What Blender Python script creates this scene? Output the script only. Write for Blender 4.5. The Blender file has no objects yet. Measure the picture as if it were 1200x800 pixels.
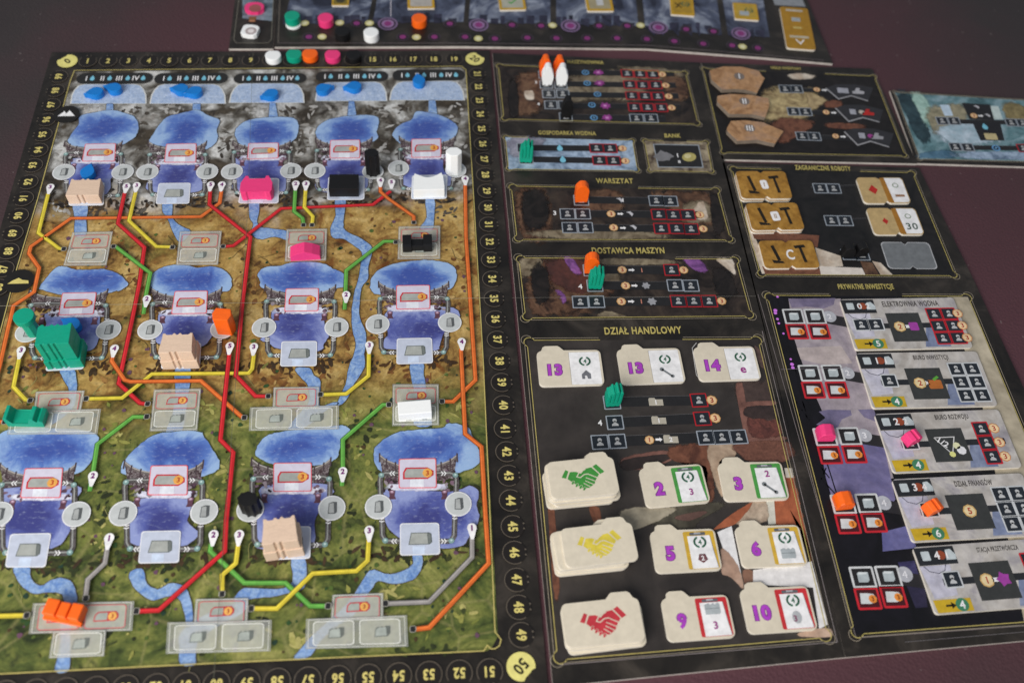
import bpy, bmesh, math, random
from mathutils import Vector, Matrix
from mathutils.geometry import tessellate_polygon
random.seed(7)
R = math.radians
S = bpy.context.scene
COL = S.collection

# ------------------------------------------------------------------ camera
U = 0.016                                  # one step of the score track (m)
F_PX = 1102.6
CAM_R = ((0.995966, 0.030289, -0.084463), (-0.072370, 0.827644, -0.556568), (0.053047, 0.560435, 0.826498))
CAM_C = Vector((17.37738 * U, -38.25547 * U, 31.29123 * U))
cam = bpy.data.cameras.new('camera')
camo = bpy.data.objects.new('camera', cam)
COL.objects.link(camo)
M3 = Matrix(CAM_R)
camo.matrix_world = Matrix.Translation(CAM_C) @ M3.to_4x4()
cam.sensor_width = 36.0
cam.lens = F_PX / 1200 * 36.0
cam.clip_start = 0.01
cam.clip_end = 50
cam.dof.use_dof = True
cam.dof.focus_distance = 0.60
cam.dof.aperture_fstop = 5.2
S.camera = camo

# ------------------------------------------------------------------ light
W = bpy.data.worlds.new('World')
S.world = W
W.use_nodes = True
W.node_tree.nodes['Background'].inputs[0].default_value = (0.84, 0.90, 1.0, 1)
W.node_tree.nodes['Background'].inputs[1].default_value = 0.29


def area(name, loc, target, size, power, col):
    l = bpy.data.lights.new(name, 'AREA')
    l.shape = 'RECTANGLE'
    l.size, l.size_y = size
    l.energy = power
    l.color = col
    o = bpy.data.objects.new(name, l)
    o.location = loc
    d = Vector(target) - Vector(loc)
    o.rotation_euler = d.to_track_quat('-Z', 'Y').to_euler()
    COL.objects.link(o)


area('window_light', (-0.55, -1.34, 0.98), (0.30, -0.22, 0), (1.3, 0.9), 37, (1.0, 0.95, 0.89))
S.view_settings.view_transform = 'Standard'
S.view_settings.look = 'None'
S.view_settings.exposure = 0.0
S.view_settings.gamma = 1.0


# ------------------------------------------------------------------ pixels -> points on the table plane
def px(x, y, z=0.0):
    d = M3 @ Vector(((x - 600) / F_PX, -(y - 400) / F_PX, -1))
    t = (z - CAM_C.z) / d.z
    return CAM_C + d * t


def P(*pts, z=0.0):
    return [tuple(px(a, b, z)[:2]) for a, b in pts]


def crop(ox, oy, s, *pts):                 # points read off an enlarged crop of the photograph
    return [(ox + a / s, oy + b / s) for a, b in pts]


# ------------------------------------------------------------------ materials
def lin(c):
    c = c / 255
    return c / 12.92 if c <= 0.04045 else ((c + 0.055) / 1.055) ** 2.4


def rgb(c, k=1.0):
    return (min(1, lin(c[0]) * k), min(1, lin(c[1]) * k), min(1, lin(c[2]) * k), 1)


class N:
    """tiny node helper"""
    def __init__(self, name):
        self.m = bpy.data.materials.new(name)
        self.m.use_nodes = True
        self.t = self.m.node_tree
        self.b = self.t.nodes['Principled BSDF']

    def n(self, typ, ins=None, **kw):
        o = self.t.nodes.new(typ)
        for k, v in kw.items():
            setattr(o, k, v)
        for k, v in (ins or {}).items():
            s = o.inputs[k]
            if isinstance(v, bpy.types.NodeSocket):
                self.t.links.new(v, s)
            else:
                s.default_value = v
        return o

    def link(self, a, name):
        self.t.links.new(a, self.b.inputs[name])

    def pos(self):
        return self.n('ShaderNodeNewGeometry').outputs['Position']

    def noise(self, scale, det=4, rough=0.6, dist=0.0, vec=None):
        return self.n('ShaderNodeTexNoise', {'Vector': vec or self.pos(), 'Scale': scale, 'Detail': det, 'Roughness': rough, 'Distortion': dist}).outputs[0]

    def ramp(self, fac, *st, interp='LINEAR'):
        r = self.n('ShaderNodeValToRGB', {0: fac})
        r.color_ramp.interpolation = interp
        e = r.color_ramp.elements
        while len(e) < len(st):
            e.new(0.5)
        for el, (p, c) in zip(e, st):
            el.position = p
            el.color = c if len(c) == 4 else (*c, 1)
        return r.outputs[0]

    def mix(self, fac, a, b, mode='MIX'):
        m = self.n('ShaderNodeMix', data_type='RGBA', blend_type=mode)
        for i, v in ((0, fac), (6, a), (7, b)):
            if isinstance(v, bpy.types.NodeSocket):
                self.t.links.new(v, m.inputs[i])
            else:
                m.inputs[i].default_value = v
        return m.outputs[2]

    def math(self, op, a, b=0.0, c=0.0):
        return self.n('ShaderNodeMath', {0: a, 1: b, 2: c}, operation=op).outputs[0]

    def bump(self, h, strength, dist):
        b = self.n('ShaderNodeBump', {'Height': h, 'Strength': strength, 'Distance': dist})
        self.link(b.outputs[0], 'Normal')

    def fin(self, col=None, rough=0.5, spec=0.4):
        if col is not None:
            if isinstance(col, bpy.types.NodeSocket):
                self.link(col, 'Base Color')
            else:
                self.b.inputs['Base Color'].default_value = col
        self.b.inputs['Roughness'].default_value = rough
        self.b.inputs['Specular IOR Level'].default_value = spec
        return self.m


_ink = {}


def ink(r, g, b, var=0.16, scale=220, alpha=1.0, rough=0.46):
    """printed colour: flat ink with a little mottling of the cardboard"""
    key = (r, g, b, var, scale, alpha, rough)
    if key not in _ink:
        n = N('printed_ink')
        f = n.noise(scale, 5, 0.65)
        c0 = rgb((r, g, b), 1 - var)
        c1 = rgb((r, g, b), 1 + var)
        n.fin(n.ramp(f, (0.3, c0), (0.7, c1)), rough, 0.35)
        if alpha < 1:
            n.b.inputs['Alpha'].default_value = alpha
        _ink[key] = n.m
    return _ink[key]


def paint2(c0, c1, scale=120, rough=0.46, lo=0.35, hi=0.65, dist=1.5, c2=None, soft=False):
    """hand-painted look: two or three colours in loose strokes"""
    key = ('p', c0, c1, scale, rough, lo, hi, dist, c2, soft)
    if key not in _ink:
        n = N('printed_art')
        f = n.noise(scale, 6, 0.62, dist)
        st = [(lo, rgb(c0)), (hi, rgb(c1))]
        if c2:
            st = [(lo, rgb(c0)), ((lo + hi) / 2, rgb(c1)), (hi, rgb(c2))]
        col = n.ramp(f, *st)
        g = n.noise(scale * 5, 3, 0.6)
        col = n.mix(0.5, col, n.ramp(g, (0.3, (0.6, 0.6, 0.6)), (0.7, (1.35, 1.35, 1.35))), 'MULTIPLY')
        n.fin(col, rough, 0.35)
        if soft:
            at = n.n('ShaderNodeAttribute', attribute_name='fade').outputs['Fac']
            e = n.math('ADD', at, n.math('MULTIPLY', n.math('SUBTRACT', n.noise(150, 6, 0.7, 1.0), 0.5), 1.5))
            n.link(n.ramp(e, (0.34, (0, 0, 0)), (0.66, (1, 1, 1))), 'Alpha')
        _ink[key] = n.m
        _args[n.m] = (c0, c1, scale, rough, lo, hi, dist, c2)
    return _ink[key]


_args = {}


def softly(m):
    return paint2(*_args[m], soft=True) if m in _args else m


def solid(name, c, rough=0.42, spec=0.45, var=0.05, bump=0.12, sss=0.0):
    n = N(name)
    ob = n.n('ShaderNodeTexCoord').outputs['Object']
    f = n.noise(900, 3, 0.6, vec=ob)
    gr = n.noise(1.0, 4, 0.6, vec=n.n('ShaderNodeMapping', {0: ob, 3: (160, 900, 1400)}).outputs[0])
    col = n.ramp(f, (0.3, rgb(c, 1 - var)), (0.7, rgb(c, 1 + var)))
    col = n.mix(0.6, col, n.ramp(gr, (0.3, (1 - 2.2 * var,) * 3), (0.7, (1 + 1.2 * var,) * 3)), 'MULTIPLY')
    n.fin(col, rough, spec)
    n.link(n.ramp(n.noise(120, 3, 0.6), (0.3, (rough - .08,) * 3), (0.7, (rough + .14,) * 3)), 'Roughness')
    n.bump(f, bump, 0.0002)
    return n.m


def terrain_material():
    n = N('printed_terrain')
    pos = n.pos()
    sep = n.n('ShaderNodeSeparateXYZ', {0: pos})
    big = n.noise(14, 4, 0.6)
    # mountains: pale and dark rock
    m1 = n.noise(44, 8, 0.62, 0.8)
    rock = n.ramp(m1, (0.35, rgb((56, 50, 44))), (0.43, rgb((98, 94, 87))), (0.51, rgb((146, 145, 141))), (0.62, rgb((204, 205, 204))))
    rock = n.mix(n.ramp(n.noise(30, 3, 0.5), (0.50, (0, 0, 0)), (0.60, (1, 1, 1))), rock, n.ramp(m1, (0.35, rgb((36, 31, 25))), (0.7, rgb((90, 81, 68)))))
    # hills: ochre with brown furrows
    h1 = n.noise(50, 8, 0.68, 0.8)
    hill = n.ramp(h1, (0.34, rgb((78, 54, 26))), (0.43, rgb((138, 106, 56))), (0.53, rgb((172, 140, 78))), (0.66, rgb((198, 170, 110))))
    w = n.n('ShaderNodeTexNoise', {'Vector': pos, 'Scale': 26, 'Detail': 7, 'Roughness': 0.6, 'Distortion': 3.0}).outputs[0]
    hill = n.mix(n.ramp(w, (0.56, (0, 0, 0)), (0.64, (.75, .75, .75))), hill, rgb((112, 62, 22)))
    hill = n.mix(n.ramp(n.noise(33, 6, 0.6, 0.4), (0.58, (0, 0, 0)), (0.70, (0.7, 0.7, 0.7))), hill, rgb((98, 102, 50)))
    # plains: green with yellow-green fields and dark hollows
    g1 = n.noise(38, 8, 0.66, 1.0)
    plain = n.ramp(g1, (0.33, rgb((38, 48, 24))), (0.43, rgb((76, 88, 42))), (0.54, rgb((112, 118, 58))), (0.66, rgb((152, 150, 86))))
    plain = n.mix(n.ramp(n.noise(22, 6, 0.65, 2.2), (0.57, (0, 0, 0)), (0.66, (.8, .8, .8))), plain, rgb((44, 52, 30)))
    cr = n.n('ShaderNodeTexVoronoi', {'Vector': pos, 'Scale': 34}, feature='DISTANCE_TO_EDGE').outputs[0]
    plain = n.mix(n.ramp(cr, (0.0, (0.35, .35, .35)), (0.035, (0, 0, 0))), plain, rgb((158, 150, 100)))
    y = n.math('ADD', sep.outputs['Y'], n.math('MULTIPLY', n.math('SUBTRACT', big, 0.5), 0.10))
    f1 = n.ramp(n.math('MULTIPLY', y, -1.0), (0.136, (0, 0, 0)), (0.164, (1, 1, 1)))
    f2 = n.ramp(n.math('MULTIPLY', y, -1.0), (0.296, (0, 0, 0)), (0.338, (1, 1, 1)))
    col = n.mix(f2, n.mix(f1, rock, hill), plain)
    fine = n.noise(420, 4, 0.7)
    col = n.mix(0.6, col, n.ramp(fine, (0.3, (0.5, 0.5, 0.5)), (0.7, (1.4, 1.4, 1.4))), 'MULTIPLY')
    return n.fin(col, 0.44, 0.35)


def water_material(deep, mid, shore, scale=46):
    n = N('printed_water')
    tc = n.n('ShaderNodeTexCoord').outputs['Generated']
    g = n.n('ShaderNodeVectorMath', {0: tc, 1: (0.5, 0.5, 0.0)}, operation='SUBTRACT').outputs[0]
    g = n.n('ShaderNodeVectorMath', {0: g, 1: (2, 2, 0)}, operation='MULTIPLY').outputs[0]
    r = n.n('ShaderNodeVectorMath', {0: g}, operation='LENGTH').outputs['Value']
    no = n.noise(scale, 7, 0.68, 0.6)
    d = n.math('ADD', r, n.math('MULTIPLY', n.math('SUBTRACT', no, 0.5), 2.0))
    col = n.ramp(d, (0.25, rgb(deep)), (0.62, rgb(mid)), (1.02, rgb(shore)))
    st = n.n('ShaderNodeMapping', {0: n.pos(), 3: (240, 620, 1)}).outputs[0]
    s2 = n.n('ShaderNodeTexNoise', {'Vector': st, 'Scale': 1.0, 'Detail': 4, 'Roughness': 0.7}).outputs[0]
    col = n.mix(n.ramp(s2, (0.56, (0, 0, 0)), (0.74, (0.42, .42, .42))), col, rgb((196, 208, 232)))
    return n.fin(col, 0.42, 0.35)


def board_dark_material():
    n = N('printed_board_dark')
    f = n.noise(28, 7, 0.65, 0.6)
    col = n.ramp(f, (0.34, rgb((20, 17, 15))), (0.52, rgb((38, 34, 30))), (0.70, rgb((66, 60, 54))))
    g = n.noise(700, 3, 0.7)
    col = n.mix(n.ramp(g, (0.70, (0, 0, 0)), (0.80, (0.6, .6, .6))), col, rgb((110, 104, 98)))
    n.fin(col, 0.40, 0.40)
    return n.m


def table_material():
    n = N('dark_cloth')
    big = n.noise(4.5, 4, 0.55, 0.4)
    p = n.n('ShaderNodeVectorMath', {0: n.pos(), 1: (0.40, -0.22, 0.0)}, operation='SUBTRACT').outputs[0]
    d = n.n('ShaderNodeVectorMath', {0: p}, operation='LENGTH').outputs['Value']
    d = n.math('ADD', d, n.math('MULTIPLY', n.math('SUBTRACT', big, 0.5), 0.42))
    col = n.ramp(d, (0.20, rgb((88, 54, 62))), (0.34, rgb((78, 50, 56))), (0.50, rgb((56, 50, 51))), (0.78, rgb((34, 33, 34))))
    fi = n.noise(900, 3, 0.7)
    col = n.mix(0.4, col, n.ramp(fi, (0.3, (0.7, 0.7, 0.7)), (0.7, (1.25, 1.25, 1.25))), 'MULTIPLY')
    n.fin(col, 0.62, 0.35)
    wv = n.n('ShaderNodeTexVoronoi', {'Vector': n.pos(), 'Scale': 520}).outputs['Distance']
    sp = n.noise(260, 2, 0.5)
    col = n.mix(n.ramp(sp, (0.735, (0, 0, 0)), (0.76, (0.35, .35, .35))), col, rgb((150, 140, 138)))
    n.link(col, 'Base Color')
    n.bump(n.math('ADD', fi, wv), 0.45, 0.0006)
    return n.m


GOLD = ink(188, 174, 104)
GOLDTXT = ink(212, 198, 118)
DARK = board_dark_material()
EDGE = ink(196, 190, 184)
WHITE = ink(236, 236, 238)
CREAM = ink(214, 205, 186, 0.07)
BLACK = ink(24, 24, 26)
PANELDK = ink(38, 40, 44)
GREYB = ink(150, 158, 168)
REDB = ink(176, 30, 40)
PURPLE = ink(170, 66, 190)
SLOTW = ink(222, 220, 236, 0.06, 220, 0.62)
SLOTG = ink(206, 210, 196, 0.08, 220, 0.50)
SLOTRED = ink(226, 110, 120)
WATER_A = water_material((62, 84, 160), (88, 120, 190), (150, 180, 220))
WATER_B = water_material((62, 66, 130), (86, 96, 164), (142, 154, 204))
RIVER = paint2((92, 130, 192), (152, 180, 216), 160)
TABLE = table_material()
TERRAIN = terrain_material()
C_PINK = solid('pink_paint', (236, 60, 126))
C_GREEN = solid('green_paint', (0, 156, 126))
C_ORANGE = solid('orange_paint', (250, 104, 20))
C_WHITE = solid('white_paint', (246, 249, 250), var=0.02)
C_BLACK = solid('black_paint', (16, 16, 18), 0.5, 0.35)
C_BEIGE = solid('bare_wood', (220, 194, 172), 0.6, 0.25, 0.06)
C_BLUE = solid('blue_paint', (10, 120, 204))
C_TILE = solid('cream_cardboard', (226, 220, 208), 0.6, 0.25, 0.04)


# ------------------------------------------------------------------ objects
def link(name, me, parent=None, mats=()):
    o = bpy.data.objects.new(name, me)
    COL.objects.link(o)
    for m in mats:
        me.materials.append(m)
    if parent is not None:
        o.parent = parent
    return o


def thing(name, label, cat, group=None):
    o = bpy.data.objects.new(name, None)
    COL.objects.link(o)
    o.empty_display_size = 0.01
    return tag(o, label, cat, group)


def tag(o, label, cat, group=None):
    o['label'] = label
    o['category'] = cat
    if group:
        o['group'] = group
    return o


_txt = {}


def text_mesh(s, bold=0.012):
    if (s, bold) not in _txt:
        cu = bpy.data.curves.new('lettering', 'FONT')
        cu.body = s
        cu.align_x = 'CENTER'
        cu.align_y = 'CENTER'
        cu.size = 1.0
        cu.resolution_u = 3
        cu.space_character = 1.12
        cu.offset = bold
        o = bpy.data.objects.new('lettering', cu)
        COL.objects.link(o)
        dg = bpy.context.evaluated_depsgraph_get()
        me = bpy.data.meshes.new_from_object(o.evaluated_get(dg))
        v = [tuple(q.co[:2]) for q in me.vertices]
        f = [tuple(p.vertices) for p in me.polygons]
        bpy.data.objects.remove(o)
        bpy.data.meshes.remove(me)
        if v:
            ys = [a[1] for a in v]
            xs = [a[0] for a in v]
            cy = (min(ys) + max(ys)) / 2
            cx = (min(xs) + max(xs)) / 2
            hh = max(ys) - min(ys)
            v = [((a - cx) / hh, (b - cy) / hh) for a, b in v]
        _txt[s, bold] = (v, f)
    return _txt[s, bold]


LAY = 0.00005
MM = 0.001


class Ink:
    """flat print on a surface at height z; collects coloured shapes into ONE mesh"""
    def __init__(self, z=0.0):
        self.v, self.f, self.mi, self.mats, self.z = [], [], [], [], z

    def _m(self, m):
        if m not in self.mats:
            self.mats.append(m)
        return self.mats.index(m)

    def poly(self, pts, m, lay=1):
        a = sum(pts[i][0] * pts[(i + 1) % len(pts)][1] - pts[(i + 1) % len(pts)][0] * pts[i][1] for i in range(len(pts)))
        if a < 0:
            pts = pts[::-1]
        b = len(self.v)
        z = self.z + lay * LAY
        self.v += [(p[0], p[1], z) for p in pts]
        k = self._m(m)
        if len(pts) <= 4 and len(pts) == 3 or (len(pts) == 4):
            self.f.append(tuple(range(b, b + len(pts))))
            self.mi.append(k)
            return self
        for t in tessellate_polygon([[Vector((p[0], p[1], 0)) for p in pts]]):
            p0, p1, p2 = (pts[i] for i in t)
            if (p1[0] - p0[0]) * (p2[1] - p0[1]) - (p2[0] - p0[0]) * (p1[1] - p0[1]) < 0:
                t = t[::-1]
            self.f.append(tuple(b + i for i in t))
            self.mi.append(k)
        return self

    def rect(self, c, w, h, ang, m, lay=1, r=0.0):
        pts = rrect(w, h, r)
        return self.poly(place(pts, c, ang), m, lay)

    def disc(self, c, r, m, lay=1, n=20, ang=0, sy=1.0):
        return self.poly(place([(r * math.cos(i * 2 * math.pi / n), sy * r * math.sin(i * 2 * math.pi / n)) for i in range(n)], c, ang), m, lay)

    def stroke(self, pts, w, m, lay=1, closed=False):
        n = len(pts)
        k = self._m(m)
        z = self.z + lay * LAY
        L, Rr = [], []
        for i in range(n):
            p = Vector(pts[i][:2])
            a = Vector(pts[i - 1][:2]) if (i > 0 or closed) else None
            b = Vector(pts[(i + 1) % n][:2]) if (i < n - 1 or closed) else None
            d0 = (p - a).normalized() if a is not None else None
            d1 = (b - p).normalized() if b is not None else None
            d0 = d0 if d0 is not None else d1
            d1 = d1 if d1 is not None else d0
            t = d0 + d1
            t = t.normalized() if t.length > 1e-6 else d0
            nn = Vector((-t.y, t.x))
            s = w / 2 / max(0.5, nn.dot(Vector((-d0.y, d0.x))))
            L.append(p + nn * s)
            Rr.append(p - nn * s)
        b = len(self.v)
        for l, r in zip(L, Rr):
            self.v += [(l.x, l.y, z), (r.x, r.y, z)]
        for i in range(n if closed else n - 1):
            j = (i + 1) % n
            self.f.append((b + 2 * i, b + 2 * i + 1, b + 2 * j + 1, b + 2 * j))
            self.mi.append(k)
        return self

    def text(self, s, c, h, ang, m, lay=1, sx=1.0, bold=0.02):
        v, f = text_mesh(s, bold)
        b = len(self.v)
        z = self.z + lay * LAY
        q = place([(x * h * sx, y * h) for x, y in v], c, ang)
        self.v += [(a[0], a[1], z) for a in q]
        k = self._m(m)
        for t in f:
            self.f.append(tuple(b + i for i in t))
            self.mi.append(k)
        return self

    def blob(self, pts, m, lay=1, core=0.62, grow=1.25):
        """painted patch with soft brushed edges: the attribute fade runs from 1 inside to 0 at the rim"""
        pts = smooth(pts, 4)
        n = len(pts)
        cx, cy = sum(p[0] for p in pts) / n, sum(p[1] for p in pts) / n
        a = sum(pts[i][0] * pts[(i + 1) % n][1] - pts[(i + 1) % n][0] * pts[i][1] for i in range(n))
        if a < 0:
            pts = pts[::-1]
        b = len(self.v)
        z = self.z + lay * LAY
        self.fade = getattr(self, 'fade', {})
        self.v.append((cx, cy, z))
        self.fade[b] = 1.0
        for k, (s, fd) in enumerate(((core, 1.0), (grow, 0.0))):
            for i, p in enumerate(pts):
                self.fade[len(self.v)] = fd
                self.v.append((cx + (p[0] - cx) * s, cy + (p[1] - cy) * s, z))
        k = self._m(m)
        for i in range(n):
            j = (i + 1) % n
            self.f += [(b, b + 1 + i, b + 1 + j), (b + 1 + i, b + 1 + n + i, b + 1 + n + j, b + 1 + j)]
            self.mi += [k, k]
        return self

    def build(self, name, parent=None):
        me = bpy.data.meshes.new(name)
        me.from_pydata(self.v, [], self.f)
        if hasattr(self, 'fade'):
            at = me.attributes.new('fade', 'FLOAT', 'POINT')
            at.data.foreach_set('value', [self.fade.get(i, 1.0) for i in range(len(self.v))])
        me.polygons.foreach_set('material_index', self.mi)
        me.update()
        return link(name, me, parent, self.mats)


def rrect(w, h, r, n=4):
    w2, h2 = w / 2, h / 2
    if r <= 0:
        return [(-w2, -h2), (w2, -h2), (w2, h2), (-w2, h2)]
    out = []
    for cx, cy, a0 in ((w2 - r, h2 - r, 0), (-w2 + r, h2 - r, 90), (-w2 + r, -h2 + r, 180), (w2 - r, -h2 + r, 270)):
        for i in range(n + 1):
            a = R(a0 + 90 * i / n)
            out.append((cx + r * math.cos(a), cy + r * math.sin(a)))
    return out


def place(pts, c, ang):
    ca, sa = math.cos(R(ang)), math.sin(R(ang))
    return [(c[0] + x * ca - y * sa, c[1] + x * sa + y * ca) for x, y in pts]


def smooth(pts, k=5, jit=0.0):
    n = len(pts)
    out = []
    for i in range(n):
        p0, p1, p2, p3 = (Vector(pts[(i + d) % n][:2]) for d in (-1, 0, 1, 2))
        for j in range(k):
            t = j / k
            q = 0.5 * ((2 * p1) + (p2 - p0) * t + (2 * p0 - 5 * p1 + 4 * p2 - p3) * t * t + (3 * p1 - p0 - 3 * p2 + p3) * t ** 3)
            if jit:
                q += Vector((random.uniform(-jit, jit), random.uniform(-jit, jit)))
            out.append((q.x, q.y))
    return out


def slab(name, outline, z0, z1, top, side, parent=None, bev=0.0):
    """thick cardboard / wooden piece: outline (world xy, ccw or cw) from z0 to z1"""
    a = sum(outline[i][0] * outline[(i + 1) % len(outline)][1] - outline[(i + 1) % len(outline)][0] * outline[i][1] for i in range(len(outline)))
    if a < 0:
        outline = outline[::-1]
    bm = bmesh.new()
    lo = [bm.verts.new((x, y, z0)) for x, y in outline]
    hi = [bm.verts.new((x, y, z1)) for x, y in outline]
    n = len(outline)
    ft = bm.faces.new(hi)
    ft.material_index = 0
    fb = bm.faces.new(lo[::-1])
    fb.material_index = 1
    for i in range(n):
        f = bm.faces.new((lo[i], lo[(i + 1) % n], hi[(i + 1) % n], hi[i]))
        f.material_index = 1
    if bev:
        bmesh.ops.bevel(bm, geom=list(ft.edges), offset=bev, segments=2, affect='EDGES', profile=0.6)
    bmesh.ops.triangulate(bm, faces=[f for f in bm.faces if len(f.verts) > 4])
    me = bpy.data.meshes.new(name)
    bm.to_mesh(me)
    bm.free()
    return link(name, me, parent, (top, side))


def prism(outline, h, bev=0.0006, axis='z', z0=0.0):
    """solid from an outline in mm; axis z: plan outline raised by h; axis y: front outline (x,z) run back by h"""
    pts = [(x * MM, y * MM) for x, y in outline]
    a = sum(pts[i][0] * pts[(i + 1) % len(pts)][1] - pts[(i + 1) % len(pts)][0] * pts[i][1] for i in range(len(pts)))
    if a < 0:
        pts = pts[::-1]
    bm = bmesh.new()
    h *= MM
    z0 *= MM
    if axis == 'z':
        A = [bm.verts.new((x, y, z0)) for x, y in pts]
        B = [bm.verts.new((x, y, z0 + h)) for x, y in pts]
    else:
        A = [bm.verts.new((x, h, y + z0)) for x, y in pts]
        B = [bm.verts.new((x, 0, y + z0)) for x, y in pts]
    n = len(pts)
    bm.faces.new(B)
    bm.faces.new(A[::-1])
    for i in range(n):
        bm.faces.new((A[i], A[(i + 1) % n], B[(i + 1) % n], B[i]))
    if bev:
        bmesh.ops.bevel(bm, geom=list(bm.edges), offset=bev, segments=2, affect='EDGES', profile=0.6, clamp_overlap=True)
    bmesh.ops.triangulate(bm, faces=[f for f in bm.faces if len(f.verts) > 4])
    bmesh.ops.recalc_face_normals(bm, faces=bm.faces)
    me = bpy.data.meshes.new('piece')
    bm.to_mesh(me)
    bm.free()
    return me


def join(*mes):
    bm = bmesh.new()
    for m in mes:
        bm.from_mesh(m)
    me = bpy.data.meshes.new('piece')
    bm.to_mesh(me)
    bm.free()
    return me


def piece(name, me, mat, at, ang, label, cat, group=None, z=0.0, tilt=0.0):
    o = link(name, me, None, (mat,))
    p = px(at[0], at[1], z)
    o.location = (p.x, p.y, z + 0.00005)
    o.rotation_euler = (0, R(tilt), R(ang))
    return tag(o, label, cat, group)


# ================================================================== THE TABLE
TH = 0.0022                                # cardboard thickness of the boards
tb = Ink(-TH)
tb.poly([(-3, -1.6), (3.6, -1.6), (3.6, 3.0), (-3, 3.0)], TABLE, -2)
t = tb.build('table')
t['kind'] = 'structure'


# ================================================================== BOARDS (bare cardboard)
def board(name, quad_px, label, top=None, zt=0.0):
    th = thing(name, label, 'game board')
    slab('card', P(*quad_px), -TH, zt, top or DARK, EDGE, th, 0.0003)
    return th


def gold_frame(parent, q, corner=3.4, inset=1.4, gap=None, col=GOLD, dbl=True):
    """art-deco double line with little circles at the corners; gap = (u0,u1) left open on the top side"""
    I = Ink()
    w = [Vector(p) for p in P(*q)]
    c = (w[0] + w[1] + w[2] + w[3]) / 4
    for off, wid, lay, mat in ((0.0, 0.45, 8, col), (inset, 0.35, 8, ink(150, 140, 124))):
        if off and not dbl:
            continue
        cs = []
        for i in range(4):
            e0 = (w[(i + 1) % 4] - w[i]).normalized()
            e1 = (w[i - 1] - w[i]).normalized()
            cs.append((w[i] - (e0 + e1) * off * MM, e0, e1))
        for i in range(4):
            p, e0, e1 = cs[i]
            q2, g0, g1 = cs[(i + 1) % 4]
            s = corner * MM
            a, b = p + e0 * s * 1.1, q2 + g1 * s * 1.1
            if i == 0 and gap:
                d = b - a
                I.stroke([a, a + d * gap[0]], wid * MM, mat, lay)
                I.stroke([a + d * gap[1], b], wid * MM, mat, lay)
            else:
                I.stroke([a, b], wid * MM, mat, lay)
            # corner curl: three quarters of a circle bulging outward
            r = s * 0.85
            cc = p + (e0 + e1) * s * 0.35
            a0 = math.atan2(e1.y, e1.x)
            sgn = 1 if (e1.x * e0.y - e1.y * e0.x) < 0 else -1
            arc = [a_ for a_ in ([p + e1 * s * 1.1] + [cc + Vector((math.cos(a0 + sgn * R(t_)), math.sin(a0 + sgn * R(t_)))) * r for t_ in range(-20, 291, 24)][0:0])]
            arc = []
            for t_ in range(24, 247, 18):
                an = a0 + sgn * R(t_ - 0)
                arc.append(cc + Vector((math.cos(an), math.sin(an))) * r)
            I.stroke([p + e1 * s * 1.1] + arc + [p + e0 * s * 1.1], wid * MM, mat, lay)
    return I.build('gold_frame', parent)


def title(parent, s, at, h, ang, sx=0.62):
    return Ink().text(s, P(at)[0], h * .92 * MM, ang, ink(184, 170, 100), 9, sx * 1.06, .03).build('title_lettering', parent)


def art(parent, quad, mat, blobs=(), name='panel_art', soft=True):
    I = Ink()
    I.poly(P(*quad), mat, 2)
    I.build(name, parent)
    if blobs:
        I = Ink()
        for k, (m, pts) in enumerate(blobs):
            if m in _args and soft:
                I.blob(P(*pts), softly(m), 2.2 + 0.05 * k, *((.62, 1.25) if soft is True else (.82, 1.12)))
            else:
                I.poly(P(*pts), m, 2.2 + 0.05 * k)
        I.build('painted_scene', parent)


# ------------------------------------------------------------------ map board
mb = board('map_board', ((60, 61), (573.5, 58.5), (645, 830), (-165, 830)),
           'large map game board with blue lakes, coloured pipes and a numbered border track', zt=-.0004)
I = Ink()
I.poly(P((83, 97), (88, 84), (541, 79), (545.5, 84), (548, 120), (555, 250), (566, 430), (578, 640), (583.5, 745), (577, 757), (571, 762), (-128, 795), (-60, 600), (0, 395), (21, 315), (45, 235)), TERRAIN, -6)
I.build('terrain_print', mb)
I = Ink()
I.stroke(P((-100, 795), (280, 776), (567, 763), (571, 756.5), (575, 760.5), (580, 760.5), (585, 757), (587, 750), (583.5, 745), (580, 741), (566.5, 430), (556, 250), (546, 84), (541, 79.5), (88, 84.5), (83, 97), (45, 235), (21, 315), (0, 395), (-60, 600)), 0.6 * MM, GOLD, 30)
I.build('gold_border', mb)
I = Ink()
I.stroke(P((-10, 361), (300, 357), (584, 351)), 0.28 * MM, ink(176, 170, 150, 0.2, 500, 0.7), 44)
I.build('fold_line', mb)
I = Ink()
I.stroke(P((297, 60), (291, 250), (277, 450), (262, 650), (250, 815)), 0.28 * MM, ink(96, 98, 84, 0.2, 500, 0.8), 45)
I.build('fold_line', mb)

# score track
TR = {}
for k in range(21):
    TR[k] = (79 + (556.5 - 79) * k / 20, 72 - 2.6 * k / 20)
for k, v in {21: (559.5, 86.7), 22: (561, 102), 23: (562, 118), 24: (563, 134), 25: (564.5, 151), 26: (566, 169), 27: (567.5, 187), 28: (569, 205), 29: (570.5, 224), 30: (572, 243.5), 31: (572.8, 263), 32: (574, 283.5), 33: (575.5, 304.5), 34: (577, 327), 35: (579, 350), 36: (580.8, 374), 37: (583, 398), 38: (585.5, 423), 39: (588, 448), 40: (590, 474.5), 41: (592, 502), 42: (594, 529), 43: (596.3, 557), 44: (598.6, 586), 45: (601, 616.5), 46: (603, 647), 47: (605.5, 679), 48: (608, 711), 49: (611, 743.5), 50: (610.5, 780.5)}.items():
    TR[k] = v
for k in range(51, 70):
    TR[k] = (574 - (k - 51) * 35.6, 786.5 + (k - 51) * 1.65)
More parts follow.
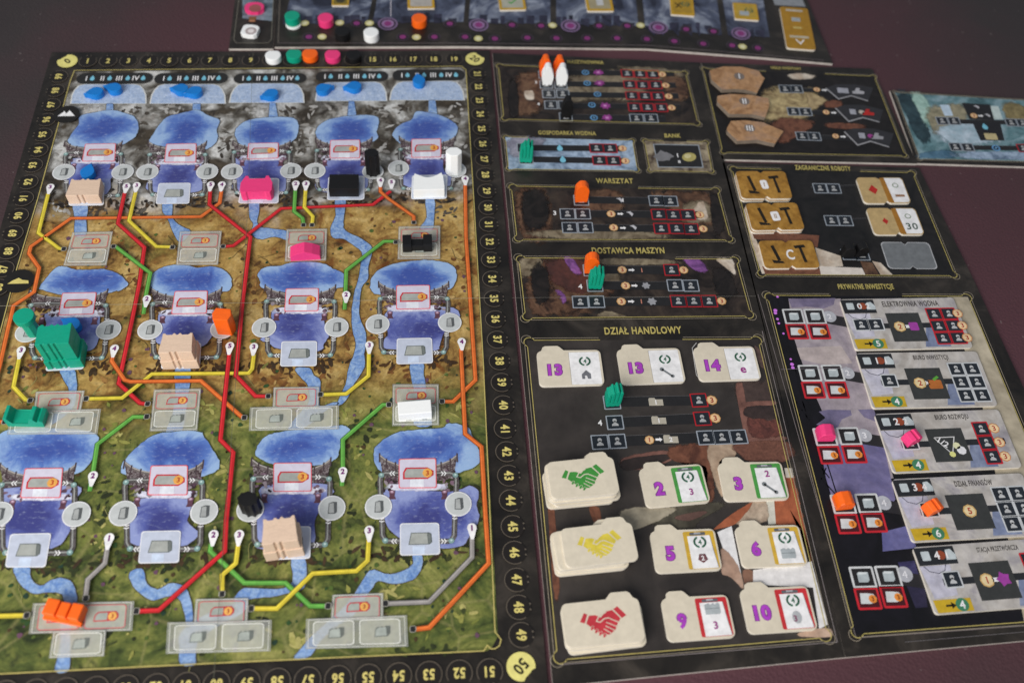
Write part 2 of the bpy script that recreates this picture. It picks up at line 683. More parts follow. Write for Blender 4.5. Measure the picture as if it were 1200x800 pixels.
for k, v in {99: (69, 90), 98: (65, 106.5), 97: (60, 123), 96: (54.5, 140.5), 95: (50, 158), 94: (45, 176), 93: (38.5, 194), 92: (33, 213.5), 91: (27.5, 233), 90: (21.5, 253), 89: (15, 273.5), 88: (10, 294.5), 87: (4, 315.5), 86: (-2, 337)}.items():
    TR[k] = v
RINGDK = ink(29, 25, 23)
RINGLT = ink(92, 84, 74)
for k, v in TR.items():
    if v[0] < -30:
        continue
    c = P(v)[0]
    ang = 0 if k <= 20 else (-90 if k <= 50 else (180 if k <= 70 else 90))
    I = Ink()
    if k in (0, 20, 50):
        ang = {0: 45, 20: -45, 50: -135}[k]
        a0 = R({0: 135, 20: 45, 50: -45}[k])
        n = 30
        r = 7.6 * MM
        pts = []
        for i in range(n):
            t = a0 + 2 * math.pi * i / n
            rr = r
            d = (t - a0 + math.pi) % (2 * math.pi) - math.pi
            if abs(d) < 0.42:
                rr = r * (0.74 + 0.1 * abs(d))
            pts.append((c[0] + rr * math.cos(t), c[1] + rr * math.sin(t)))
        I.poly(pts, ink(222, 214, 130), 4)
        I.text(str(k), c, 6.4 * MM, ang, ink(28, 26, 20), 5, 0.85, .03)
        I.build('track_corner', mb)
        continue
    I.disc(c, 6.7 * MM, RINGDK, 3, 24)
    a0 = R(ang + 90)
    I.stroke([(c[0] + 6.7 * MM * math.cos(a0 + R(t)), c[1] + 6.7 * MM * math.sin(a0 + R(t))) for t in range(50, 311, 12)], 0.5 * MM, RINGLT, 4)
    for s_ in (14, -14):
        I.disc((c[0] + 6.4 * MM * math.cos(a0 + R(s_)), c[1] + 6.4 * MM * math.sin(a0 + R(s_))), 0.6 * MM, RINGLT, 4, 6)
    sp = I.build('track_space', mb)
    Ink().text(str(k), c, 5.6 * MM, ang, GOLDTXT, 5, 0.80, .035).build('numeral', sp)

# zone emblems
for (x, y), r, kind in (((79, 136), 9.2, 'm'), ((23, 331), 9.6, 'h')):
    c = P((x, y))[0]
    I = Ink().disc(c, r * MM, ink(28, 26, 24), 32, 28)
    if kind == 'm':
        I.poly(place([(-.0062, -.002), (-.003, .002), (-.0022, .0035), (-.0004, .0005), (.0014, .0042), (.0062, -.002)], c, 0), WHITE, 33)
    else:
        I.poly(place([(-.0066, -.0022), (-.004, .0004), (-.0005, .0026), (.0022, .0008), (.006, .0002), (.0066, -.0022)], c, 0), GOLDTXT, 33)
    I.build('zone_emblem', mb)

# head-water strips and their dark headers
STRIPS = [((82, 122), (172, 122), (171, 99), (86, 99)), ((175, 122), (265, 122), (263, 99), (180, 99)), ((268, 121), (357, 121), (355, 98), (273, 98)), ((369, 119), (454, 119), (452, 96), (372, 97)), ((456, 118), (545, 118), (541, 95), (460, 96))]
HEADS = [(90, 179, 86, 98.5), (181, 267, 86, 98.5), (274, 359, 86.5, 98), (370, 455, 84, 96), (460, 545, 82, 95)]
STRIPM = paint2((150, 172, 206), (186, 202, 226), 150)
for q in STRIPS:
    a, b, c_, d = [Vector(p) for p in P(*q)]
    def bl(u, v):
        p = (a * (1 - u) + b * u) * (1 - v) + (d * (1 - u) + c_ * u) * v
        return (p.x, p.y)
    pts = [bl(0, 0), bl(1, 0), bl(1, .45), bl(.975, .72), bl(.93, .92), bl(.85, 1), bl(.15, 1), bl(.07, .92), bl(.025, .72), bl(0, .45)]
    I = Ink().poly(pts, ink(214, 216, 214), 3)
    m_ = Vector(bl(.5, .5))
    I.poly([tuple(m_ + (Vector(p) - m_) * 0.965) for p in pts], STRIPM, 4)
    I.build('headwater_strip', mb)
DROPI = ink(120, 190, 214)
for x0, x1, y0, y1 in HEADS:
    c = Vector(P(((x0 + x1) / 2, (y0 + y1) / 2))[0])
    w = (Vector(P((x1, (y0 + y1) / 2))[0]) - Vector(P((x0, (y0 + y1) / 2))[0])).length
    h = (Vector(P((x0, y0))[0]) - Vector(P((x0, y1))[0])).length
    I = Ink().rect(c, w, h, 0, ink(40, 40, 40), 5, h * 0.48)
    for u, s in ((.13, 'I'), (.34, 'II'), (.56, 'III'), (.78, 'IV')):
        I.text(s, (c.x + (u - .5) * w, c.y), 5.2 * MM, 0, WHITE, 6, 0.8)
        q = (c.x + (u - .5) * w + (2.2 + 1.0 * len(s)) * MM + 1.2 * MM, c.y)
        I.poly(place([(0, .0032), (.0015, .0006), (.0017, -.0012), (.0009, -.0024), (-.0009, -.0024), (-.0017, -.0012), (-.0015, .0006)], q, 0), DROPI, 7)
    I.build('round_header', mb)

# rivers
RIV = [crop(0, 50, 4, (500, 285), (530, 285), (532, 335), (495, 335)), crop(0, 50, 4, (905, 285), (940, 285), (940, 340), (900, 340)),
       crop(280, 50, 4, (145, 278), (170, 278), (186, 365), (138, 365)), crop(280, 50, 4, (515, 272), (540, 272), (552, 352), (508, 352)),
       crop(280, 50, 4, (890, 270), (920, 270), (930, 335), (888, 335)),
       crop(0, 230, 4, (345, 30), (405, 30), (412, 70), (404, 110), (402, 185), (352, 185), (352, 110), (345, 75)),
       crop(0, 230, 4, (765, 30), (808, 30), (806, 80), (812, 110), (850, 142), (895, 165), (860, 210), (830, 205), (800, 140), (785, 100), (762, 70)),
       crop(280, 230, 4, (50, 20), (92, 20), (95, 70), (86, 120), (105, 145), (150, 152), (230, 165), (225, 205), (170, 190), (110, 202), (75, 195), (60, 165), (66, 130), (50, 95)),
       crop(280, 230, 4, (450, 20), (500, 20), (495, 70), (490, 120), (496, 160), (555, 190), (618, 232), (624, 270), (606, 330), (605, 385), (575, 430), (566, 500), (566, 570), (594, 640), (594, 700), (586, 740), (590, 800), (540, 880), (500, 960), (460, 975), (500, 880), (516, 800), (540, 740), (548, 690), (532, 620), (530, 530), (545, 440), (560, 390), (572, 320), (575, 260), (530, 225), (490, 200), (440, 195), (430, 150), (455, 90)),
       crop(280, 230, 4, (875, 15), (915, 15), (916, 90), (905, 160), (850, 150), (880, 100)),
       crop(0, 410, 4, (280, 90), (345, 90), (360, 150), (358, 200), (350, 260), (300, 310), (240, 350), (240, 310), (310, 240), (325, 190), (300, 140)),
       crop(0, 410, 4, (822, 90), (892, 90), (884, 200), (872, 290), (846, 385), (780, 385), (810, 300), (822, 200)),
       crop(280, 410, 4, (265, 85), (330, 85), (352, 120), (382, 150), (376, 260), (440, 245), (470, 250), (420, 275), (300, 370), (230, 370), (290, 290), (330, 240), (320, 160), (285, 125)),
       crop(280, 410, 4, (803, 60), (862, 60), (866, 120), (876, 170), (880, 260), (905, 350), (820, 350), (830, 250), (812, 150)),
       crop(0, 600, 4, (70, 250), (135, 250), (145, 310), (190, 345), (240, 318), (300, 308), (340, 335), (362, 400), (350, 440), (330, 540), (330, 640), (322, 740), (258, 740), (280, 640), (285, 530), (300, 420), (280, 378), (220, 375), (160, 380), (110, 350), (70, 295)),
       crop(0, 600, 4, (605, 290), (640, 265), (672, 270), (690, 335), (740, 360), (790, 335), (850, 338), (882, 375), (900, 440), (905, 500), (880, 540), (860, 450), (835, 402), (780, 395), (720, 412), (670, 390), (625, 345)),
       crop(0, 600, 4, (1120, 420), (1160, 420), (1140, 470), (1040, 520), (930, 600), (918, 700), (920, 712), (846, 712), (842, 640), (850, 560), (960, 480)),
       crop(280, 600, 3.333, (205, 180), (258, 180), (262, 260), (250, 300), (180, 318), (120, 330), (60, 335), (20, 345), (-5, 355), (-20, 340), (10, 300), (60, 295), (150, 300), (210, 270)),
       crop(280, 600, 3.333, (680, 160), (712, 160), (716, 210), (690, 255), (650, 272), (600, 280), (545, 268), (510, 310), (450, 400), (390, 440), (320, 500), (280, 560), (215, 573), (250, 520), (320, 450), (400, 380), (450, 320), (500, 240), (530, 225), (590, 242), (650, 225), (680, 200))]
for q in RIV:
    w = P(*q)
    if len(w) > 5:
        w = smooth(w, 3, 0.0002)
    cc = Vector((sum(p[0] for p in w) / len(w), sum(p[1] for p in w) / len(w)))
    I = Ink()
    I.stroke(w, .8 * MM, ink(84, 74, 50, 0.5, 700), 2, True)
    I.poly(w, RIVER, 3)
    I.build('river', mb)

# lakes, dam slots, conduit slots
LAKES = [
 (crop(0, 50, 4, (320, 470), (330, 440), (370, 380), (375, 345), (440, 330), (520, 318), (580, 330), (630, 350), (650, 395), (635, 440), (600, 465), (550, 485), (380, 490)),
  crop(0, 50, 4, (345, 545), (545, 545), (552, 600), (520, 640), (515, 690), (470, 720), (330, 710), (312, 630), (340, 600)),
  crop(0, 50, 4, (400, 478), (545, 475), (540, 560), (385, 560)), crop(0, 50, 4, (330, 660), (492, 658), (487, 766), (322, 768)), (75, 202.5), (144, 202.5)),
 (crop(0, 50, 4, (700, 465), (725, 420), (760, 370), (800, 345), (880, 325), (930, 318), (980, 345), (1030, 365), (1015, 410), (1020, 450), (990, 490), (930, 505), (800, 490), (730, 480)),
  crop(0, 50, 4, (740, 550), (930, 555), (935, 620), (952, 680), (890, 705), (710, 700), (688, 660), (740, 600)),
  crop(0, 50, 4, (780, 478), (922, 475), (920, 565), (770, 565)), crop(0, 50, 4, (745, 662), (895, 660), (888, 758), (730, 760)), (173, 202.5), (243, 202)),
 (crop(280, 50, 4, (-16, 440), (-14, 405), (30, 370), (100, 355), (200, 350), (265, 360), (280, 400), (265, 450), (230, 475), (190, 492), (40, 492), (0, 470)),
  crop(280, 50, 4, (-10, 540), (190, 535), (200, 600), (222, 650), (200, 705), (0, 710), (-30, 660), (-8, 600)),
  crop(280, 50, 4, (45, 475), (187, 472), (185, 545), (40, 550)), crop(280, 50, 4, (20, 640), (190, 638), (186, 757), (-4, 757)), (272, 202), (341, 201)),
 (crop(280, 50, 4, (360, 430), (375, 390), (430, 360), (520, 345), (640, 345), (655, 380), (645, 420), (650, 450), (600, 480), (570, 490), (430, 490), (390, 475)),
  crop(280, 50, 4, (430, 535), (570, 535), (590, 600), (612, 640), (580, 705), (380, 700), (362, 640), (400, 600)),
  crop(280, 50, 4, (428, 460), (568, 458), (568, 545), (425, 545)), crop(280, 50, 4, (420, 630), (590, 628), (588, 740), (412, 742)), (369, 201), (437, 202)),
 (crop(280, 50, 4, (720, 430), (750, 390), (810, 360), (830, 325), (900, 330), (950, 345), (1000, 370), (1025, 400), (1015, 440), (980, 470), (930, 490), (790, 490), (740, 460)),
  crop(280, 50, 4, (800, 535), (945, 538), (960, 600), (1012, 640), (990, 672), (850, 690), (760, 660), (770, 630), (800, 600)),
  crop(280, 50, 4, (808, 455), (947, 453), (948, 540), (808, 543)), crop(280, 50, 4, (812, 625), (978, 622), (974, 735), (806, 738)), (467, 198), (534, 200)),
 (crop(0, 230, 4, (185, 430), (215, 385), (265, 335), (300, 330), (360, 345), (430, 345), (500, 345), (560, 370), (600, 410), (570, 440), (540, 445), (490, 460), (440, 475), (330, 470), (200, 440)),
  crop(0, 230, 4, (225, 545), (440, 545), (470, 600), (460, 680), (400, 730), (200, 710), (200, 640), (220, 600)),
  crop(0, 230, 4, (293, 455), (455, 452), (440, 555), (275, 560)), crop(0, 230, 4, (240, 690), (412, 690), (392, 813), (214, 822)), (33, 390), (127.5, 387)),
 (crop(0, 230, 4, (705, 420), (715, 365), (770, 330), (850, 322), (930, 335), (1000, 330), (1055, 350), (1085, 390), (1075, 440), (1000, 450), (950, 465), (800, 465), (720, 440)),
  crop(0, 230, 4, (760, 545), (975, 545), (1000, 600), (990, 660), (930, 710), (740, 690), (745, 620)),
  crop(0, 230, 4, (820, 447), (975, 444), (970, 552), (803, 555)), crop(0, 230, 4, (770, 690), (945, 688), (938, 808), (755, 812)), (176, 387), (261, 386)),
 (crop(280, 230, 4, (90, 365), (120, 335), (200, 325), (260, 310), (380, 312), (440, 340), (490, 365), (495, 420), (440, 435), (380, 450), (220, 450), (110, 430), (100, 400)),
  crop(280, 230, 4, (170, 530), (370, 525), (400, 600), (420, 650), (400, 690), (370, 725), (190, 715), (140, 690), (100, 670), (150, 640), (160, 600)),
  crop(280, 230, 4, (220, 435), (375, 433), (373, 540), (213, 543)), crop(280, 230, 4, (200, 682), (367, 680), (365, 798), (193, 800)), (309.5, 384.5), (394.5, 384)),
 (crop(280, 230, 4, (615, 420), (625, 380), (660, 345), (740, 315), (850, 300), (940, 305), (1000, 325), (1020, 370), (1000, 430), (950, 440), (890, 450), (740, 460), (650, 460), (620, 440)),
  crop(280, 230, 4, (700, 535), (940, 520), (1020, 530), (1030, 575), (960, 640), (940, 700), (910, 725), (690, 715), (680, 680), (700, 640)),
  crop(280, 230, 4, (737, 420), (895, 418), (897, 530), (737, 533)), crop(280, 230, 4, (740, 668), (905, 665), (910, 785), (738, 790)), (442.5, 380.5), (527, 378.5)),
 (crop(0, 480, 4, (-30, 150), (40, 95), (240, 85), (440, 110), (458, 170), (430, 240), (380, 290), (300, 305), (100, 305), (0, 270), (-40, 230)),
  crop(0, 480, 4, (20, 370), (360, 355), (352, 420), (300, 480), (332, 540), (310, 600), (240, 650), (60, 660), (-30, 620), (-30, 420)),
  crop(0, 480, 4, (118, 276), (298, 273), (285, 415), (95, 415)), crop(0, 480, 4, (50, 583), (243, 578), (215, 740), (25, 740)), (-1, 603), (90, 602.7)),
 (crop(0, 480, 4, (570, 280), (580, 240), (650, 170), (720, 120), (800, 105), (930, 102), (960, 130), (1000, 190), (1030, 250), (1010, 290), (940, 315), (880, 310), (600, 305)),
  crop(0, 480, 4, (640, 420), (880, 420), (890, 480), (880, 530), (930, 570), (920, 600), (850, 640), (670, 640), (590, 605), (600, 540), (640, 500)),
  crop(0, 480, 4, (708, 263), (882, 261), (880, 402), (692, 402)), crop(0, 480, 4, (665, 570), (850, 566), (840, 718), (648, 722)), (144.5, 601.7), (239.5, 599.7)),
 (crop(270, 480, 3.75, (110, 190), (125, 150), (160, 115), (240, 95), (470, 70), (510, 75), (525, 100), (480, 170), (470, 210), (420, 235), (350, 245), (190, 240), (125, 210)),
  crop(270, 480, 3.75, (140, 335), (400, 325), (455, 360), (410, 400), (392, 440), (372, 490), (372, 580), (350, 610), (140, 610), (110, 580), (100, 500), (150, 440)),
  crop(270, 480, 3.75, (190, 235), (358, 233), (358, 360), (188, 362)), crop(270, 480, 3.75, (182, 515), (355, 512), (352, 655), (178, 661)), (293.5, 597), (389, 595.5)),
 (crop(270, 480, 3.75, (630, 195), (650, 150), (720, 105), (800, 90), (930, 80), (960, 60), (1040, 75), (1070, 130), (1095, 190), (1085, 240), (1010, 275), (905, 290), (740, 300), (650, 260)),
  crop(270, 480, 3.75, (690, 350), (960, 360), (1050, 335), (1090, 360), (1082, 420), (1092, 480), (1050, 560), (1010, 600), (900, 605), (740, 560), (680, 490), (690, 420)),
  crop(270, 480, 3.75, (740, 217), (904, 214), (907, 345), (740, 347)), crop(270, 480, 3.75, (745, 500), (917, 497), (922, 637), (745, 642)), (443.5, 594), (537, 590.7))]
PIPE = ink(84, 80, 80, 0.6, 600)
PIPEHI = ink(176, 196, 196)
WALLART = paint2((40, 30, 32), (86, 70, 74), 420, dist=2.0, c2=(168, 164, 164))
FOAM = ink(222, 226, 240, 0.1)
RIM = ink(222, 224, 228)
FOAMS = paint2((196, 196, 222), (230, 232, 244), 160, soft=True)


SHORE = [[(34, 28, 24), (60, 54, 48), (92, 88, 82), (44, 36, 30)], [(74, 50, 26), (58, 40, 22), (98, 70, 38), (50, 38, 28)], [(44, 50, 26), (58, 62, 32), (36, 40, 24), (76, 76, 40)]]


def on_land(x, y):
    """inside the map picture (photo pixels)?"""
    xl = 84 - (y - 97) * .275 if y < 320 else 22 - (y - 315) * .29
    return xl + 5 < x < 541 + (y - 84) * .058 and 90 < y < 786 - x * .042


def dab(I, x, y, a, b, m, lay):
    """one small opaque brush dab, a x b mm, at a random slant"""
    if not on_land(x, y):
        return
    c = P((x, y))[0]
    I.poly(place([(a * MM * random.uniform(.7, 1.15) * math.cos(t * .785), b * MM * random.uniform(.7, 1.15) * math.sin(t * .785)) for t in range(8)], c, random.uniform(0, 180)), m, lay)


def quadpt(q, u, v):
    a, b, c, d = [Vector(p) for p in P(*q)]          # TL TR BR BL
    p = (a * (1 - u) + b * u) * (1 - v) + (d * (1 - u) + c * u) * v
    return (p.x, p.y)


def qpoly(I, q, u0, v0, u1, v1, m, lay, r=0.0):
    if r:
        w, h = u1 - u0, v1 - v0
        pts = [quadpt(q, u0 + w / 2 + x * w, v0 + h / 2 + y * h) for x, y in rrect(1, 1, r)]
    else:
        pts = [quadpt(q, u0, v0), quadpt(q, u1, v0), quadpt(q, u1, v1), quadpt(q, u0, v1)]
    I.poly(pts, m, lay)


def dam_icon(I, q, u, v, s, lay, coin=False):
    """little grey concrete block, optionally in a red outline with a coin"""
    G, GD = ink(164, 168, 164), ink(112, 118, 116)
    if coin:
        pts = [quadpt(q, u + a * s, v + b * s) for a, b in ((-.33, .17), (-.33, -.02), (-.27, -.16), (.22, -.16), (.36, -.06), (.36, .06), (.22, .17))]
        I.poly(pts, ink(196, 50, 60), lay)
        I.poly([quadpt(q, u + a * s, v + b * s) for a, b in ((-.29, .13), (-.29, -.02), (-.24, -.12), (.21, -.12), (.32, -.04), (.32, .05), (.21, .13))], G, lay + 1)
        c = Vector(quadpt(q, u + .22 * s, v))
        I.disc(c, 2.5 * MM * s, ink(228, 168, 84), lay + 2, 8)
        I.text('3', c, 2.7 * MM * s, 0, ink(170, 40, 30), lay + 3)
    else:
        I.poly([quadpt(q, u + a * s, v + b * s) for a, b in ((-.26, .2), (-.2, -.14), (.22, -.14), (.27, -.1), (.28, .14), (.22, .2))], ink(92, 100, 98), lay)
        I.poly([quadpt(q, u + a * s, v + b * s) for a, b in ((-.24, .18), (-.185, -.12), (.17, -.12), (.19, .18))], G, lay + 1)
        I.poly([quadpt(q, u + a * s, v + b * s) for a, b in ((.185, -.12), (.25, -.1), (.26, .13), (.205, .18))], GD, lay + 1)


for li, (lake, basin, s1, s2, c1, c2) in enumerate(LAKES):
    w = smooth(P(*lake), 5, 0.0003)
    I = Ink()
    I.stroke(w, .9 * MM, ink(*((78, 74, 68), (92, 74, 46), (74, 80, 48))[0 if li < 5 else (1 if li < 9 else 2)], 0.5, 700), 3.5, True)
    I.poly(w, WATER_A, 4)
    I.build('lake', mb)
    # dark dam wall behind the upper slot, waterfall foam
    I = Ink()
    x0, x1 = min(c1[0], c2[0]), max(c1[0], c2[0])
    yt, yb = s1[0][1], s1[2][1]
    k = (x1 - x0) / 70
    rowk = 0 if li < 5 else (1 if li < 9 else 2)
    for t_ in range(80):                                   # rocky shore: small dark dabs round the basin and under the dam
        u_ = random.random()
        if u_ < .45:
            qx, qy = random.uniform(x0 - 1 * k, x1 + 1 * k), random.uniform(yt + (yb - yt) * .35, yb + 4 * k)
        else:
            i_ = random.randrange(len(basin))
            f_ = random.random()
            qx = basin[i_][0] * f_ + basin[i_ - 1][0] * (1 - f_) + random.uniform(-3, 3) * k
            qy = basin[i_][1] * f_ + basin[i_ - 1][1] * (1 - f_) + random.uniform(-2, 3) * k
        dab(I, qx, qy, random.uniform(1.2, 3.4), random.uniform(.8, 1.8), ink(*random.choice(SHORE[rowk]), .3, 500), 1.2 + t_ * .03)
    for t_ in range(44):                                   # dark cliff below the lower slot
        f_ = random.gauss(.5, .34)
        dab(I, x0 + (x1 - x0) * f_, s2[2][1] + random.uniform(-7, 3.5) * k, random.uniform(1.4, 4.4), random.uniform(.7, 1.6), ink(*random.choice(SHORE[rowk][:2] + [(58, 44, 30), (70, 54, 36)]), .3, 500), -5.7 + .0075 * 780 + t_ * .02)
    for sg, sx_, xe in ((-1, s1[0][0], x0), (1, s1[1][0], x1)):
        yy = yt + (yb - yt) * .30
        cur = [(xe - sg * 1.0 * k, yt - (yb - yt) * .10), (xe - sg * 7 * k, yt + (yb - yt) * .08), (xe - sg * 15 * k, yt + (yb - yt) * .20), (sx_ - sg * 2 * k, yt + (yb - yt) * .28)]
        low = [(sx_ - sg * 2 * k, yt + (yb - yt) * .72), (xe - sg * 14 * k, yt + (yb - yt) * .74), (xe - sg * 4 * k, yt + (yb - yt) * .62)]
        I.poly(P(*(cur + low)), WALLART, 5)
        w_ = P(*cur)
        I.stroke(w_, 2.0 * MM, ink(112, 104, 102, .3, 500), 5.4)
        I.stroke([(p[0], p[1] + .0006) for p in w_], .6 * MM, ink(176, 172, 168), 5.6)
        for px_, py_ in cur[:3]:
            g_ = P((px_, py_))[0]
            I.stroke([(g_[0], g_[1] + .002), (g_[0], g_[1] - .004)], .9 * MM, ink(74, 62, 66), 5.7)
        for t_ in range(12):
            qx = random.uniform(min(sx_, xe - sg * 4 * k), max(sx_, xe - sg * 4 * k))
            dab(I, qx, random.uniform(yt + (yb - yt) * .4, yb + 2 * k), random.uniform(1, 2.2), random.uniform(.7, 1.4), ink(*random.choice(((52, 38, 44), (120, 96, 112), (150, 138, 146), (84, 62, 76)))), 7.2 + t_ * .04)
    I.build('dam_wall_print', mb)
    w = smooth(P(*basin), 4, 0.0003)
    I = Ink()
    I.stroke(w, .9 * MM, ink(64, 54, 46, 0.5, 700), 5.5, True)
    I.poly(w, WATER_B, 6)
    I.build('basin', mb)
    I = Ink()
    I.blob(P((s1[3][0] - 9 * k, yb - 3 * k), (s1[0][0], yb - 4 * k), (s1[1][0], yb - 4 * k), (s1[2][0] + 9 * k, yb - 3 * k), (s1[2][0] + 6 * k, yb + 2 * k), (s1[3][0] - 6 * k, yb + 2 * k)), FOAMS, 7)
    I.build('waterfall_foam', mb)
    # pipes: slot -> circle -> lower slot
    for side, c in ((0, c1), (1, c2)):
        I = Ink()
        m1 = ((s1[0][0] + s1[3][0]) / 2, (yt + yb) / 2) if side == 0 else ((s1[1][0] + s1[2][0]) / 2, (yt + yb) / 2)
        sg = -1 if side == 0 else 1
        xi = c[0] - sg * 1.5 * k
        pth = [m1, (xi - sg * 5 * k, m1[1]), (xi - sg * 1.0 * k, m1[1] + 1.5 * k), (xi, m1[1] + 6 * k), (xi - sg * .5 * k, c[1] - 6 * k)]
        ym = s2[2][1] - (s2[2][1] - s2[1][1]) * .42
        m2 = ((s2[0][0] + s2[3][0]) / 2, ym) if side == 0 else ((s2[1][0] + s2[2][0]) / 2, ym)
        xo = c[0] - sg * 3 * k
        pth2 = [(xo, c[1] + 9 * k), (xo - sg * .5 * k, m2[1] - 5 * k), (xo - sg * 3 * k, m2[1] - .5 * k), (xo - sg * 6 * k, m2[1]), m2]
        for pp in (pth, pth2):
            w = P(*pp)
            I.stroke(w, 3.1 * MM, PIPE, 9)
            I.stroke([(p[0] - .0003, p[1] + .0004) for p in w], 0.8 * MM, ink(150, 152, 150), 10)
        for jx, jy in (pth[2], pth2[2]):
            I.disc(P((jx, jy))[0], 1.7 * MM, ink(124, 156, 154), 11, 8)
            I.disc(P((jx, jy - .4 * k))[0], .7 * MM, ink(190, 214, 212), 12, 6)
        for a, b in ((pth[0], pth[1]), (pth2[3], pth2[4])):
            mid = P(((a[0] + b[0]) / 2, (a[1] + b[1]) / 2))[0]
            for d in (-.0008, .0008):
                I.stroke([(mid[0] + d - sg * .0006, mid[1] + .0014), (mid[0] + d + sg * .0006, mid[1]), (mid[0] + d - sg * .0006, mid[1] - .0014)], .55 * MM, WHITE, 12)
        for yy, xx in ((pth[4][1] - 2 * k, xi), (pth2[0][1] + 3 * k, xo)):
            cc = P((xx, yy))[0]
            for d in (-.0008, .0008):
                I.stroke([(cc[0] - .0014, cc[1] + d + .0006), (cc[0], cc[1] + d), (cc[0] + .0014, cc[1] + d + .0006)], .55 * MM, WHITE, 12)
        # vents
        vx = P((c[0] - sg * 12 * k, yb + 5 * k))[0]
        I.poly(place([(-.0018, .0018), (0, .0026), (.0018, .0018), (.0014, -.0014), (.0022, -.0034), (-.0022, -.0034), (-.0014, -.0014)], vx, 0), ink(92, 60, 74, .3), 9)
        I.disc((vx[0], vx[1] + .0012), 1.5 * MM, ink(140, 104, 126), 10, 10, 0, .7)
        I.disc((vx[0], vx[1] + .0013), .8 * MM, ink(206, 180, 200), 11, 8, 0, .7)
        I.build('pipe_print', mb)
        # conduit circle
        I = Ink()
        cc = P(c)[0]
        I.disc(cc, 7.7 * MM, RIM, 14, 28)
        I.disc(cc, 7.0 * MM, ink(190, 195, 196, .1), 15, 28)
        cs = I.build('conduit_slot', mb)
        I = Ink()
        I.poly(place([(-.0022, -.0034), (-.0018, .003), (.0004, .0038), (.0028, .0036), (.003, -.0026), (.0018, -.0036)], cc, 0), ink(86, 90, 92), 16)
        I.poly(place([(-.0017, -.003), (-.0014, .0028), (.0010, .0031), (.0014, -.003)], cc, 0), ink(164, 168, 168), 17)
        I.build('conduit_icon', cs)
    I = Ink()
    qpoly(I, s1, 0, 0, 1, 1, SLOTRED, 13, 0.05)
    qpoly(I, s1, .025, .03, .975, .97, ink(208, 204, 222, .08), 14, 0.05)
    qpoly(I, s1, .3, .7, .66, .97, ink(226, 230, 242), 15)
    ds = I.build('upper_dam_slot', mb)
    I = Ink()
    dam_icon(I, s1, .5, .5, 1.18, 16, True)
    I.build('dam_icon', ds)
    I = Ink()
    qpoly(I, s2, 0, 0, 1, 1, ink(228, 230, 236, .05), 13, 0.08)
    qpoly(I, s2, .025, .03, .975, .97, ink(190, 198, 216, .1), 14, 0.08)
    qpoly(I, s2, .32, .72, .62, .97, ink(200, 214, 236), 15)
    ds = I.build('lower_dam_slot', mb)
    I = Ink()
    dam_icon(I, s2, .5, .46, 1.1, 16)
    I.build('dam_icon', ds)

# powerhouse sites
SITES = [[(crop(0, 230, 4, (343, 175), (530, 170), (500, 328), (300, 330)), 'rw')], [(crop(0, 230, 4, (845, 170), (1040, 168), (1022, 325), (828, 327)), 'rw')],
         [(crop(280, 230, 4, (225, 160), (413, 157), (408, 305), (217, 310)), 'rw')], [(crop(280, 230, 4, (750, 147), (943, 143), (942, 298), (745, 300)), 'rw')],
         [(crop(0, 410, 4, (172, 200), (398, 195), (378, 300), (160, 300)), 'r'), (crop(0, 410, 4, (60, 290), (475, 282), (458, 398), (38, 400)), 'ww')],
         [(crop(0, 410, 4, (725, 190), (943, 185), (925, 380), (705, 384)), 'rw')],
         [(crop(280, 410, 4, (165, 180), (377, 177), (373, 275), (160, 278)), 'r'), (crop(280, 410, 4, (55, 275), (468, 265), (467, 375), (50, 382)), 'ww')],
         [(crop(280, 410, 4, (722, 165), (935, 165), (937, 355), (720, 358)), 'rw')],
         [(crop(0, 600, 4, (160, 430), (630, 420), (620, 555), (140, 570)), 'RR'), (crop(0, 600, 4, (255, 560), (500, 555), (490, 675), (235, 685)), 'w')],
         [(crop(0, 600, 4, (920, 410), (1165, 405), (1160, 525), (910, 530)), 'r'), (((197.5, 730), (318.5, 727), (317, 763), (195.5, 766)), 'ww')],
         [(crop(280, 600, 3.333, (367, 325), (563, 318), (563, 420), (360, 425)), 'r'), (crop(280, 600, 3.333, (265, 420), (655, 405), (660, 525), (262, 535)), 'ww')]]
SL = [ink(214, 216, 210, .1, 300, .32), ink(230, 232, 220, .1, 300, .34)]
